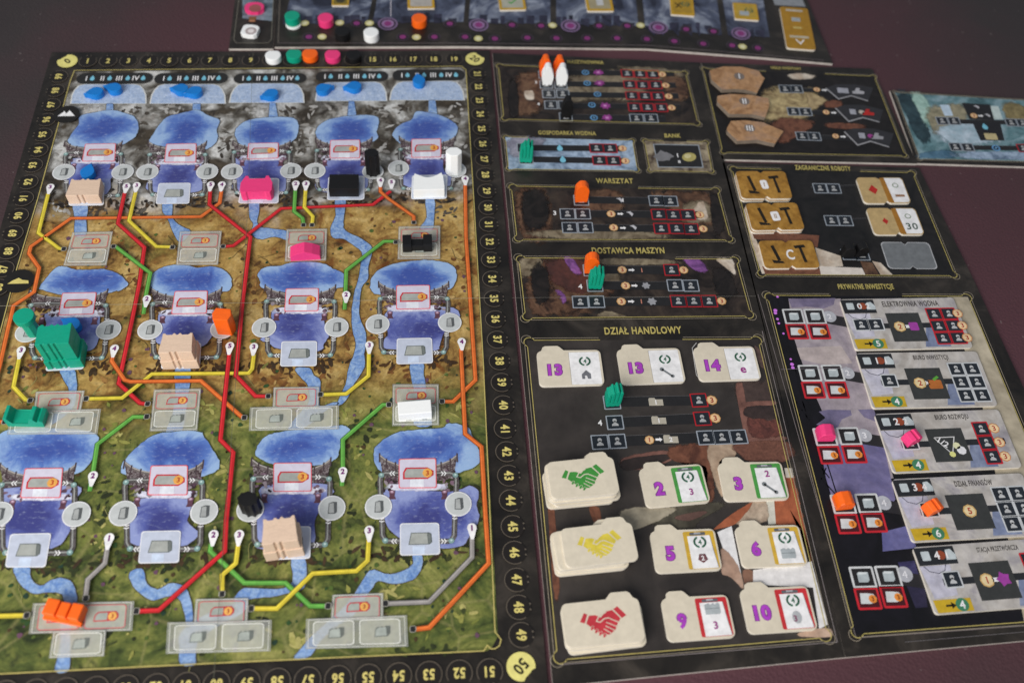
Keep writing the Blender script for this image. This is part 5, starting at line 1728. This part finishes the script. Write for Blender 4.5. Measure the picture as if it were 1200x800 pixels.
for q, s, r, lab in ((((1003, 208), (1058, 208), (1067, 238), (1013, 238)), 'bar', 3.4, 'tan and white tile with a large red diamond'), (((1016, 243.5), (1073, 244), (1083, 274.5), (1024, 275)), '30', 2.2, 'tan and white tile with a small red diamond and the number 30')):
    z1 = TT
    pts, cc, ang, w, h = notched(q, z1)
    t = thing('work_tile', lab, 'tile', 'external work tiles')
    slab('card', pts, .00005, z1, ink(186, 160, 112), C_TILE, t, .0002)
    I = Ink(z1)
    def L(x, y):
        return place([(x * w, y * h)], cc, ang)[0]
    I.poly([L(.0, .48), L(.10, .48), L(.14, -.48), L(.02, -.48)], ink(160, 110, 40), 1)
    I.poly([L(.10, .47), L(.44, .47), L(.48, .38), L(.48, -.4), L(.44, -.47), L(.14, -.47)], WHITE, 2)
    I.poly([L(-.22, .20), L(-.12, .02), L(-.20, -.16), L(-.32, 0)] if r > 3 else [L(-.20, .12), L(-.14, 0), L(-.19, -.12), L(-.26, 0)], ink(180, 40, 34), 2)
    I.build('face_print', t)
    I = Ink(z1)
    c = L(.29, .18)
    I.disc(c, .0024, ink(120, 140, 110), 3, 10)
    I.disc(c, .0017, WHITE, 4, 10)
    if s == '30':
        I.text('30', L(.30, -.2), .0062, ang, ink(70, 90, 80), 4)
    else:
        I.rect(L(.31, -.22), .007, .0022, ang, ink(150, 110, 80), 4)
    I.build('reward_icon', t)

# patent wedge tiles
for k, (pts, s) in enumerate(((crop(810, 60, 6.667, (145, 150), (250, 120), (400, 123), (530, 155), (548, 190), (575, 212), (515, 325), (420, 300), (340, 295), (245, 298), (160, 222)), 'I'), (crop(810, 60, 6.667, (205, 350), (300, 335), (450, 340), (605, 368), (612, 425), (580, 515), (480, 492), (300, 490), (205, 395)), 'II'), (crop(810, 60, 6.667, (280, 600), (310, 545), (420, 540), (560, 555), (722, 625), (655, 722), (520, 692), (360, 700), (282, 622)), 'III'))):
    z1 = 2 * TT
    w = P(*pts, z=z1)
    t = thing('patent_tile', f'orange brown wedge shaped tile with the white numeral {s}', 'tile', 'wedge patent tiles')
    slab('card', w, .00005, z1, paint2((146, 108, 74), (180, 140, 102), 50, c2=(166, 134, 110)), ink(128, 116, 104), t, .0002)
    cx = sum(p[0] for p in pts) / len(pts)
    cy = sum(p[1] for p in pts) / len(pts) - 3
    I = Ink(z1)
    c = P((cx, cy), z=z1)[0]
    I.disc(c, .0044, ink(120, 110, 104), 1, 8)
    I.text(s, c, .0058, -4, WHITE, 2, .8)
    I.build('numeral', t)

# private building cards
CARDART = paint2((156, 152, 158), (190, 186, 182), 26, c2=(172, 166, 160))
CARDS = [(((983, 350.5), (1117, 348.5), (1140.5, 407), (1004, 410)), 'ELEKTROWNIA WODNA', 'rrr', 2, '5', 'coin', '0', '2', 'pale building card with six red framed worker squares in two columns'),
         (((1003.5, 413.5), (1146, 411.5), (1168, 475), (1022.5, 478.5)), 'BIURO INWESTYCJI', 'www', 1, '4', 'barrel', '1', '1', 'pale building card with a green and orange barrel symbol in its centre'),
         (((1026, 484.5), (1172, 479.5), (1196, 547), (1046, 554)), 'BIURO ROZWOJU', 'R', 1, '4', 'half', '2', '2', 'pale building card with the pink block on its worker square'),
         (((1046.5, 561), (1199, 554), (1226, 626), (1068, 635)), 'DZIAŁ FINANSÓW', 'www', 1, '6', 'five', '3', '4', 'pale building card with the orange block on its worker square'),
         (((1071, 640), (1230, 630), (1260, 706), (1095, 720.5)), 'STACJA PRZETWÓRCZA', 'R', 1, '4', 'splat', '4', '1', 'pale building card at the bottom of the column below the finance card')]
for q, name, kd, nb, num, sym, d1, d2, lab in CARDS:
    z1 = TT
    cc, w, h, ang = tile_top(q, z1)
    sh = ((Vector(P(q[0], z=z1)[0]) - Vector(P(q[3], z=z1)[0])))
    def L(u, v):
        p = Vector(place([((u - .5) * w, (.5 - v) * h)], cc, ang)[0])
        return (p.x, p.y)
    t = thing('building_card', lab, 'card', 'private building cards')
    slab('card', place(rrect(w, h, .0022), cc, ang), .00005, z1, CARDART, C_TILE, t, .0002)
    I = Ink(z1)
    I.poly([L(.60, .97), L(.66, .6), L(.80, .55), L(.82, .97)], paint2((104, 116, 150), (140, 150, 176), 40), 1)
    I.build('card_art', t)
    I = Ink(z1)
    I.poly([L(.0, .30), L(.22, .30), L(.2, .75), L(.03, .78)], paint2((180, 180, 200), (200, 198, 210), 40), 1)
    I.build('card_art', t)
    I = Ink(z1)
    I.poly([L(.0, .02), L(.285, .02), L(.285, .29), L(.005, .29)], PANELDK, 2)
    I.rect(L(.07, .15), .005, .0055, ang, ink(190, 200, 204), 3, .0006)
    I.disc(L(.18, .15), .0028, ink(146, 70, 44), 3, 10)
    I.text(d1, L(.15, .15), .0048, ang, WHITE, 4)
    I.poly(place([(-.003, -.003), (.003, -.003), (.0034, .0), (.001, .0034), (-.002, .003)], L(.245, .15), ang), ink(190, 200, 204), 3)
    I.text(d2, L(.222, .15), .0042, ang, WHITE, 4)
    I.stroke([L(.03, .30), L(.06, .38), L(.12, .42), L(.17, .38), L(.19, .29)], .00035, ink(60, 60, 80), 3)
    I.build('cost_corner', t)
    Ink(z1).text(name, L(.60, .115), .0046, ang, ink(66, 62, 60), 2, .52).build('lettering', t)
    I = Ink(z1)
    I.stroke([L(.13, .55), L(.95, .55)], .004, PANELDK, 1.5)
    I.poly([L(.34, .30), L(.625, .30), L(.66, .84), L(.36, .85)] if False else [L(.35, .30), L(.64, .30), L(.64, .86), L(.35, .86)], ink(56, 58, 58), 2)
    c = L(.495, .57)
    if sym in ('coin', 'splat', 'barrel', 'five'):
        cx = L(.44, .57) if sym != 'five' else c
        I.disc(cx, .0042, ink(206, 170, 110), 3, 8)
        I.disc(cx, .0034, ink(226, 206, 160), 4, 8)
        I.text({'coin': '2', 'splat': '1', 'barrel': '2', 'five': '5'}[sym], cx, .004, ang, ink(170, 50, 40), 5)
    if sym == 'coin':
        I.stroke([L(.475, .57), L(.52, .57)], .0024, WHITE, 3)
        I.rect(L(.56, .57), .0062, .0066, ang, ink(160, 66, 160), 4, .001)
    if sym == 'splat':
        I.stroke([L(.475, .57), L(.52, .57)], .0024, WHITE, 3)
        I.poly(place([((.0046 if k % 2 else .003) * math.cos(k * .628), (.0046 if k % 2 else .003) * math.sin(k * .628)) for k in range(10)], L(.56, .57), 0), ink(160, 66, 160), 4)
    if sym == 'barrel':
        I.text('x', L(.50, .57), .003, ang, WHITE, 3)
        I.rect(L(.56, .60), .009, .0066, ang, ink(176, 104, 48), 3, .001)
        I.stroke([L(.555, .52), L(.60, .46)], .0018, ink(90, 160, 60), 4)
    if sym == 'half':
        I.stroke([L(.40, .45), L(.56, .45), L(.50, .74), L(.40, .45)], .0006, ink(214, 214, 214), 3)
        I.text('1/2', L(.46, .54), .004, ang - 40, WHITE, 4)
        I.disc(L(.555, .60), .0024, ink(220, 220, 180), 4, 8)
        I.disc(L(.50, .74), .002, ink(220, 220, 140), 4, 8)
        I.disc(L(.58, .68), .003, ink(226, 226, 230), 4, 8)
    I.build('effect_plate', t)
    I = Ink(z1)
    I.poly([L(.012, .80), L(.275, .80), L(.275, .985), L(.02, .985)], ink(196, 164, 40), 2)
    I.stroke([L(.09, .89), L(.14, .89)], .0012, ink(40, 36, 20), 3)
    I.poly([L(.13, .84), L(.165, .89), L(.13, .94)], ink(40, 36, 20), 3)
    I.disc(L(.205, .89), .0038, ink(66, 128, 96), 3, 14)
    I.text(num, L(.205, .89), .0046, ang, WHITE, 4)
    I.build('income_strip', t)

    def wbox(u, v, kk):
        c = L(u, v)
        J = Ink(z1)
        J.rect(c, .0106, .0100, ang, ink(192, 36, 48) if kk == 'r' else ink(200, 204, 208), 2.5, .0007)
        J.rect(c, .0088, .0082, ang, ink(36, 42, 50), 3.5)
        g = ink(190, 192, 194)
        J.disc((c[0], c[1] + .0013), .0013, g, 4.5, 10)
        J.poly(place([(-.002, -.0024), (.002, -.0024), (.0018, -.0012), (.0008, -.0004), (.0006, .001), (-.0006, .001), (-.0008, -.0004), (-.0018, -.0012)], c, ang), g, 4.5)
        J.build('worker_space', t)
    if nb == 2:
        wbox(.115, .52, 'w')
        wbox(.240, .52, 'w')
    else:
        wbox(.20, .52, 'w')
    for i in range(3):
        v = (.33, .57, .81)[i]
        if kd in ('www', 'rrr'):
            wbox(.775, v, kd[0])
            wbox(.905, v, kd[0])
        else:
            wbox(.80, v, 'r')
        if kd != 'www':
            c = L(1.0 - .02 if nb == 2 else .90, v)
            J = Ink(z1).disc(c, .0036, ink(206, 140, 90), 5, 8)
            J.disc(c, .003, ink(232, 204, 160), 6, 8)
            J.text('3', c, .0036, ang, ink(170, 50, 40), 7)
            J.build('coin_symbol', t)

# yellow objective tiles on the energy track and the big end tile
for k, q in enumerate((((390, -6), (408, -6), (410, 6.5), (388, 6.5)), ((478, -6), (508, -6), (510, 9.5), (477, 10)), ((585, -6), (615, -6), (616, 11), (584, 12)), ((685, -8), (716, -8), (719, 13), (688, 13)), ((783, -6), (810, -5), (816, 19.5), (788, 16.5)), ((858, 3), (886, 5), (890, 24), (862, 22)))):
    z1 = TT
    cc, w, h, ang = tile_top(q, z1)
    sym = ('small dark print', 'pale grey print', 'green tick print', 'grey block print', 'laurel and crossed tools print', 'laurel and grey block print')[k]
    t = thing('objective_tile', f'small yellow square tile with a {sym} on the energy track', 'tile', 'yellow objective tiles')
    slab('card', place(rrect(w, h, .001), cc, ang), .00005, z1, ink(190, 150, 40), C_TILE, t, .0002)
    I = Ink(z1)
    I.rect(cc, w * .8, h * .78, ang, (ink(120, 104, 40), ink(176, 172, 166), ink(170, 170, 156), ink(160, 150, 120), ink(170, 136, 44), ink(180, 150, 60))[k], 1, .0008)
    if k == 2:
        I.stroke([(cc.x - .003, cc.y), (cc.x - .001, cc.y - .002), (cc.x + .004, cc.y + .004)], .0014, ink(70, 150, 70), 2)
    if k == 3:
        I.rect((cc.x + .0005, cc.y), .006, .010, ang, ink(190, 192, 194), 2, .001)
    if k >= 4:
        mini(I, 'laurel', (cc.x + .003, cc.y + .001), 1.2, ang, 2)
    if k == 5:
        mini(I, 'block', (cc.x - .002, cc.y - .003), 1.2, ang, 5)
    if k == 4:
        I.stroke([(cc.x - .006, cc.y + .003), (cc.x - .001, cc.y - .004)], .0012, ink(60, 50, 20), 3)
        I.stroke([(cc.x - .001, cc.y + .003), (cc.x - .006, cc.y - .004)], .0012, ink(60, 50, 20), 3)
    if k == 0:
        I.disc(cc, .004, ink(60, 56, 40), 2, 10)
    I.build('face_print', t)
q = ((909, 7.5), (944, 10), (959, 59), (927, 56.5))
cc, w, h, ang = tile_top(q, TT)
t = thing('end_tile', 'tall gold bonus tile standing apart at the end of the energy track', 'tile')
slab('card', place(rrect(w, h, .0025), cc, ang), .00005, TT, ink(166, 124, 36), C_TILE, t, .0002)
I = Ink(TT)


def L(u, v):
    return place([(u * w, v * h)], cc, ang)[0]


I.rect(L(0, .42), w * .6, .0022, ang, ink(186, 184, 176), 1)
mini(I, 'block', L(0, .20), 1.1, ang, 1)
I.rect(L(0, .0), w * .3, .0022, ang, ink(200, 180, 110), 1)
I.rect(L(0, -.22), w * .66, .0028, ang, ink(186, 180, 160), 1)
I.stroke([L(-.14, -.28), L(0, -.38), L(.14, -.28)], .0012, WHITE, 1)
I.build('face_print', t)
q = ((903, -8), (937, -8), (944, 8.5), (908, 6.5))
I = Ink().poly(P(*q), ink(140, 144, 150), 4)
I.build('sky_column', eb)

# ================================================================== WOODEN PIECES
# water drops, lying flat
def drop_me():
    pts = []
    for k in range(22):
        a = math.pi * 2 * k / 22
        x = 6.0 * math.cos(a)
        y = 4.9 * math.sin(a) * (1.0 if x < 0 else (1 - (x / 6.0) ** 1.6 * .55))
        if abs(a) < .2:
            x = 8.6
        pts.append((x, y))
    return prism(pts, 5.0, .0006)


DROPS = [((113.5, 113), 195, 'blue water drop, lower of two on the strip feeding the bare wood dam', 0), ((135, 108), 165, 'blue water drop, higher of two on the strip feeding the bare wood dam', 0), ((213, 109), 175, 'blue water drop, higher of two on the strip above the lake without a dam', 0), ((229, 112), 200, 'blue water drop, lower of two on the strip above the lake without a dam', 0), ((318, 115), 200, 'single blue water drop on the strip feeding the pink dam', 0), ((380, 108.5), 20, 'rounder blue water drop under the numeral I on the strip feeding the black dam', 0), ((415, 106), 185, 'blue water drop under the numeral III on the strip feeding the black dam', 0), ((491, 99), 100, 'blue water drop covering the numeral II above the white dam', 0), ((105, 206), 80, 'blue water drop in the pool just behind the beige dam', 0), ((86, 384), 150, 'blue water drop in the pool behind the green dam tower', 0)]
dm = drop_me()
for at, a, lab, _ in DROPS:
    piece('water_drop', dm if dm.users == 0 else dm, C_BLUE, at, a, lab, 'water drop', 'blue water drops')


# dams: plan outline extruded, style by company
def dam_outline(style, w=21.5, d=14):
    h = w / 2
    if style == 'beige':
        return [(-h, 0), (-3.6, 0), (-3.2, 1), (-2.2, 1), (-1.8, 0), (-.4, 0), (0, 1), (1.0, 1), (1.4, 0), (h, 0), (h, 2), (h - 1, 6), (h - 1, d + 1.7), (h - 2.6, d + 1.7), (h - 3.2, d), (2.4, d), (2.0, d + 1.7), (.8, d + 1.7), (.4, d), (-1, d), (-1.4, d + 1.7), (-2.6, d + 1.7), (-3.0, d), (-h + 3.2, d), (-h + 2.6, d + 1.7), (-h + 1, d + 1.7), (-h + 1, 6), (-h, 2)]
    if style == 'green':
        return [(-h, 0), (-h + 3, 0), (-h + 3.4, .9), (-h + 4.4, .9), (-h + 4.8, 0), (-2.4, 0), (-2.0, .9), (-1.0, .9), (-.6, 0), (.6, 0), (1.0, .9), (2.0, .9), (2.4, 0), (h, 0), (h, d + 1.8), (h - 2, d + 1.8), (h - 2.5, d), (2.5, d), (2.1, d + 1.6), (.9, d + 1.6), (.5, d), (-.9, d), (-1.3, d + 1.6), (-2.5, d + 1.6), (-2.9, d), (-h + 3.4, d), (-h + 3.0, d + 1.8), (-h + 1.6, d + 1.8), (-h, d)]
    if style == 'pink':
        return [(-h + 1.2, 0), (-h + 4.2, 0), (-h + 5.0, .8), (h - 5.0, .8), (h - 4.2, 0), (h - 1.2, 0), (h, 2), (h, 9), (h - 1.6, d), (h - 3.2, d + 3.4), (h - 5, d + 3.0), (h - 5.4, d), (-h + 5.4, d), (-h + 5, d + 3.0), (-h + 3.2, d + 3.4), (-h + 1.6, d), (-h, 9), (-h, 2)]
    if style == 'white':
        arc = [(x, d + 3.4 - 5.0 * (1 - (x / (h - 1.4)) ** 2) + (.5 if k % 2 else 0)) for k, x in enumerate([(h - 1.4) - i * (2 * h - 2.8) / 8 for i in range(9)])]
        return [(-h, 0), (h, 0), (h, 3), (h - .6, d)] + arc + [(-h + .6, d), (-h, 3)]
    return [(-h, 0), (h, 0), (h, d), (-h, d)]


def dam(style, mat, at, ang, levels, lab, w=21.5, d=14, hh=9.0, offs=None):
    for k in range(levels):
        wk = w if k == 0 else w - 2.2
        me = prism(dam_outline(style, wk, d if k == 0 else d - 1.0), hh - .08, .0004)
        l = lab if levels == 1 else f'{lab}, ' + ('lowest block of its stack' if k == 0 else ('topmost block of its stack' if k == levels - 1 else 'middle block of its stack'))
        o = piece('dam_block', me, mat, at, ang, l, 'dam piece', 'dam blocks on the map')
        o.location.z += k * hh * MM
        if offs and k:
            dx, dy, da = offs[k - 1]
            o.location.x += dx * MM
            o.location.y += dy * MM
            o.rotation_euler.z += R(da)
        if k:
            o.location.y += .6 * MM


dam('beige', C_BEIGE, (101, 239.5), 0, 1, 'bare wood dam block one storey high with a water drop behind it', 22, 14, 9)
dam('pink', C_PINK, (302, 235.5), 0, 1, 'pink dam block with two horns at the back', 22, 12.5, 9)
dam('black', C_BLACK, (403.5, 231.5), -1, 1, 'plain black rectangular dam block', 20.5, 14, 9)
dam('white', C_WHITE, (503, 232.5), 1, 1, 'white dam block with a scooped back edge', 22, 13, 9)
dam('green', C_GREEN, (78, 432), 3, 3, 'green ribbed dam tower', 21.5, 14, 8.6, [(-.4, .3, 0), (-.4, .3, 0)])
dam('beige', C_BEIGE, (213, 432.5), 0, 2, 'bare wood dam beside the orange conduit', 22, 13.5, 9)
dam('beige', C_BEIGE, (335, 654.5), 6, 2, 'bare wood dam beside the black toothed conduit', 21, 14, 11)


# conduits, standing
def oct_outline(w, d, c):
    return [(-w / 2 + c, 0), (w / 2 - c, 0), (w / 2, c), (w / 2, d - c), (w / 2 - c, d), (-w / 2 + c, d), (-w / 2, d - c), (-w / 2, c)]


def toothed(w, d, n=9):
    pts = []
    for k in range(n * 2):
        a = math.pi * 2 * k / (n * 2)
        r = 1.0 if k % 2 else .76
        pts.append((w / 2 * r * math.cos(a), d / 2 + d / 2 * r * math.sin(a)))
    return pts


piece('conduit_piece', prism(toothed(11, 9, 8), 21, .0004), C_BLACK, (437.5, 209), 0, 'black barrel shaped conduit beside the black dam', 'conduit piece', 'wooden conduit pieces')
piece('conduit_piece', prism(oct_outline(11.4, 8.5, 3), 20.5, .0006), C_WHITE, (532, 206.5), 0, 'white eight sided conduit beside the white dam', 'conduit piece', 'wooden conduit pieces')
cyl = [(4.4 * math.cos(k * math.pi / 4 + .4), 4.5 + 4.4 * math.sin(k * math.pi / 4 + .4)) for k in range(8)]
cap = [(6.2 * math.cos(k * math.pi / 10), 4.5 + 6.2 * math.sin(k * math.pi / 10)) for k in range(20)]
piece('conduit_piece', join(prism(cyl, 15, .0003), prism(cap, 4.0, .0005, z0=14.5)), C_GREEN, (38.5, 397), 0, 'green conduit post with a round head beside the green tower', 'conduit piece', 'wooden conduit pieces')
piece('conduit_piece', prism([(-4.6, 0), (4.6, 0), (6, 4.5), (4.6, 9), (-4.6, 9), (-6, 4.5)], 17, .0006), C_ORANGE, (264, 393), -8, 'orange six sided conduit beside a bare wood dam', 'conduit piece', 'wooden conduit pieces')
piece('conduit_piece', prism(toothed(12.5, 10, 9), 15, .0004), C_BLACK, (293, 607), -10, 'black toothed conduit like a gear beside the long red pipe', 'conduit piece', 'wooden conduit pieces')

# powerhouses
me = prism([(-10, 0), (10, 0), (9.8, 5.0), (5, 7.6), (0, 9.4), (-5, 7.8), (-9.8, 5.2)], 9, .0003, 'y')
piece('powerhouse', me, C_PINK, (358.5, 306), 2, 'pink powerhouse with a gabled roof on its framed site', 'powerhouse', 'powerhouses on the map')
me = join(prism([(-10, 0), (-4, 0), (-4, 9), (-10, 9)], 9, .0004), prism([(-4.2, 1), (4.2, 1), (4.2, 7), (-4.2, 7)], 6.5, .0004), prism([(4, 0), (10, 0), (10, 9), (4, 9)], 9, .0004))
piece('powerhouse', me, C_BLACK, (489.5, 296.5), 0, 'black powerhouse with two towers and a low middle', 'powerhouse', 'powerhouses on the map')
me = join(prism([(-10, 1.2), (10, 1.2), (10, 9), (-10, 9)], 9, .0005, 'y'), prism([(-10, 0), (-5.5, 0), (-5.5, 1.6), (-10, 1.6)], 9, .0002, 'y'), prism([(-2.5, 0), (4.0, 0), (4.0, 1.6), (-2.5, 1.6)], 9, .0002, 'y'), prism([(7.0, 0), (10, 0), (10, 1.6), (7.0, 1.6)], 9, .0002, 'y'))
piece('powerhouse', me, C_WHITE, (487, 493), 3, 'white slab powerhouse with square feet', 'powerhouse', 'powerhouses on the map')
me = prism([(-10.5, 0), (10.5, 0), (11.4, 6.6), (9.4, 8.2), (7.6, 6.2), (6.4, 9.4), (4.0, 9.4), (2.8, 4.4), (-6.8, 4.4), (-8.4, 9.8), (-10.5, 9.8)], 9.5, .0004, 'y')
piece('powerhouse', me, C_GREEN, (31.5, 501), -4, 'green powerhouse shaped like a little sofa', 'powerhouse', 'powerhouses on the map')
me = join(prism([(-11, 0), (-4.2, 0), (-4.2, 8.5), (-11, 8.5)], 8, .0007), prism([(-3.4, 0), (1.8, 0), (1.8, 8), (-3.4, 8)], 8, .0007), prism([(2.6, 0), (8.6, 0), (8.6, 8.5), (2.6, 8.5)], 8, .0007), prism([(-10, .8), (8, .8), (8, 5), (-10, 5)], 5.5, .0003), prism([(-11.6, -1.2), (9.2, -1.2), (9.2, .6), (-11.6, .6)], 3.0, .0003))
piece('powerhouse', me, C_ORANGE, (78, 728.5), -14, 'orange powerhouse of three joined blocks', 'powerhouse', 'powerhouses on the map')


# workers
def worker_me(kind):
    if kind == 'flame':
        half = [(.9, 0), (1.2, 1.5), (2.0, 1.5), (2.2, 0), (3.4, 0), (3.7, 2), (4.5, 6), (4.7, 9), (4.0, 11.6), (2.7, 12.8), (2.7, 15.4), (2.0, 17.2), (.9, 18.0)]
    elif kind == 'block':
        half = [(1.0, 0), (1.2, .9), (2.0, .9), (2.4, 0), (4.2, 0), (4.6, 3), (4.8, 10.6), (4.3, 11.4), (4.3, 13.4), (3.4, 14.4), (2.4, 16.0), (1.0, 16.6)]
    else:
        half = [(1.0, 0), (1.2, 1.2), (2.0, 1.2), (2.2, 0), (4.0, 0), (4.8, 3), (5.0, 9), (4.4, 12), (3.0, 14.6), (1.8, 16.5)]
    out = half + [(-x, y) for x, y in half[::-1]]
    me = prism(out, 6.0, .0012 if kind != 'hand' else .0007, 'y')
    if kind == 'hand':                                # fluted front like upright fingers
        fl = [prism([(x - .95, 5), (x + .95, 5), (x + .95, h - .8), (x, h), (x - .95, h - .8)], 7.2, .0004, 'y') for x, h in ((-3.6, 13.6), (-1.25, 17.0), (1.2, 18.6), (3.6, 17.4))]
        for m in fl:
            m.transform(Matrix.Translation((0, -.0006, 0)))
        me = join(me, *fl)
    return me


FL, BK, HD = worker_me('flame'), worker_me('block'), worker_me('hand')
SH = prism([(-4.4, 0), (-1.4, 0), (-1, .9), (1, .9), (1.4, 0), (4.4, 0), (4.6, 5), (3.4, 8.2), (1.6, 10), (-1.2, 10), (-3.6, 8)], 6, .0006, 'y')
WK = [(FL, C_ORANGE, (638.5, 90.5), 'orange worker figure close behind a white one, away from the title lettering'), (FL, C_ORANGE, (655, 91), 'orange worker figure close behind a white one, next to the title lettering'), (FL, C_WHITE, (641, 100.5), 'white worker figure in front of an orange one, away from the title lettering'), (FL, C_WHITE, (657.5, 100.8), 'white worker figure in front of an orange one, next to the title lettering'),
      (FL, C_BLACK, (663.5, 139), 'black worker figure on the bottom row of the engine panel'), (HD, C_GREEN, (616, 191), 'green fluted worker figure on the pale blue panel'), (BK, C_ORANGE, (681, 237.5), 'orange worker figure standing alone under the workshop title'), (BK, C_ORANGE, (692, 321), 'orange worker figure behind a green one'), (HD, C_GREEN, (697, 339), 'green fluted worker figure in front of an orange one'), (HD, C_GREEN, (718, 476.5), 'green fluted worker figure between the numbered folder tiles and stacks'),
      (SH, C_BLACK, (993, 302.5), 'short black worker figure beside the lowest gold tool tile'), (SH, C_BLACK, (1008.5, 301.5), 'short black worker figure beside the empty grey tile space')]
for me, mat, at, lab in WK:
    piece('worker', me.copy(), mat, at, random.uniform(-6, 6), lab, 'worker figure', 'standing worker figures')

# blocks on the building spaces
bar = [(-5, 0), (5, 0), (5.4, 4), (4.4, 7.2), (2.2, 8.6), (-2.2, 8.6), (-4.4, 7.2), (-5.4, 4)]
piece('building_block', prism([(x, y) for x, y in bar], 8, .0006, 'y'), C_PINK, (967, 517.5), -2, 'pink round topped block on the square next to the pink worker card', 'building piece', 'coloured building blocks')
piece('building_block', prism([(x, y) for x, y in bar], 8.5, .0006, 'y'), C_ORANGE, (989, 597.5), 4, 'orange round topped block on a square beside the finance card', 'building piece', 'coloured building blocks')
hs = [(-4.6, 0), (4.6, 0), (5, 3), (4.2, 7), (1.2, 8.4), (.6, 6.8), (-.6, 6.8), (-1.2, 8.4), (-4.2, 7), (-5, 3)]
piece('building_block', prism(hs, 7, .0006, 'y'), C_PINK, (1070, 521.5), 22, 'pink notched block standing on a building card', 'building piece', 'coloured building blocks', TT)
piece('building_block', prism(hs, 7, .0006, 'y'), C_ORANGE, (1094, 603), 20, 'orange notched block standing on the finance card', 'building piece', 'coloured building blocks', TT)

# round scoring markers
def apple(r=6.2, n=24):
    pts = []
    for k in range(n):
        a = 2 * math.pi * k / n + math.pi / 2
        d = min(k, n - k)
        rr = r * (0.60 if d == 0 else (0.86 if d == 1 else 1.0))
        pts.append((rr * math.cos(a), rr * math.sin(a)))
    return pts


DISC = [(6.2 * math.cos(k * math.pi / 12), 6.2 * math.sin(k * math.pi / 12)) for k in range(24)]
for at, mat, nm in (((321, 71), C_WHITE, 'white'), ((345.5, 69.5), C_GREEN, 'green'), ((364, 69), C_ORANGE, 'orange'), ((390.5, 70), C_PINK, 'pink'), ((415, 70), C_BLACK, 'black')):
    piece('score_marker', prism(apple(), 5.4, .0009), mat, at, random.uniform(-8, 8), f'{nm} notched round marker on the numbered border of the map', 'marker', 'score markers on the map border')
for at, mat, nm in (((344, 29), C_GREEN, 'green'), ((382.5, 29), C_PINK, 'pink'), ((491.5, 29.5), C_ORANGE, 'orange'), ((435.5, 46), C_WHITE, 'white'), ((402, 44.5), C_BLACK, 'black')):
    z = 0.0
    piece('energy_marker', prism(DISC, 7.0, .0009), mat, at, 0, f'{nm} round disc marker on the energy track', 'marker', 'energy markers')
slab_o = thing('bonus_chip', 'thin pale chip lying under the green disc on the energy track', 'chip')
link('chip', prism(DISC, 1.6, .0003), slab_o, (C_WHITE,)).location = (px(344, 30).x, px(344, 30).y, .0001)
for o in list(COL.objects):
    if o.name.startswith('energy_marker') and o.get('label', '').startswith('green'):
        o.location.z += .0017
        o.location.y += .0004
flat = [(8.4 * math.cos(k * math.pi / 8) * (1 if k % 2 else .86), 6.6 * math.sin(k * math.pi / 8) * (1 if k % 2 else .9)) for k in range(16)]
t = thing('order_marker', 'flat pink octagonal marker on the narrow board piece', 'marker', 'turn order markers')
m = link('body', prism(flat, 4, .0006), t, (C_PINK,))
m.location = (px(299, 13).x, px(299, 13).y, .0001)
Ink(.0041).disc(px(299, 10, .0041)[:2], .005, ink(150, 84, 84), 1, 14).build('face_print', t)
t = thing('order_marker', 'flat white lobed marker on the narrow board piece', 'marker', 'turn order markers')
lob = [((8.0 if k % 4 in (1, 2) else 6.6) * math.cos(k * math.pi / 8), (7.6 if k % 4 in (1, 2) else 6.4) * math.sin(k * math.pi / 8)) for k in range(16)]
m = link('body', prism(lob, 4, .0006), t, (C_WHITE,))
m.location = (px(294, 40).x, px(294, 40).y, .0001)
J = Ink(.0041).disc(px(294, 36.5, .0041)[:2], .0046, ink(176, 164, 164), 1, 14)
J.disc(px(294, 36.5, .0041)[:2], .0026, ink(226, 220, 220), 2, 10)
J.build('face_print', t)
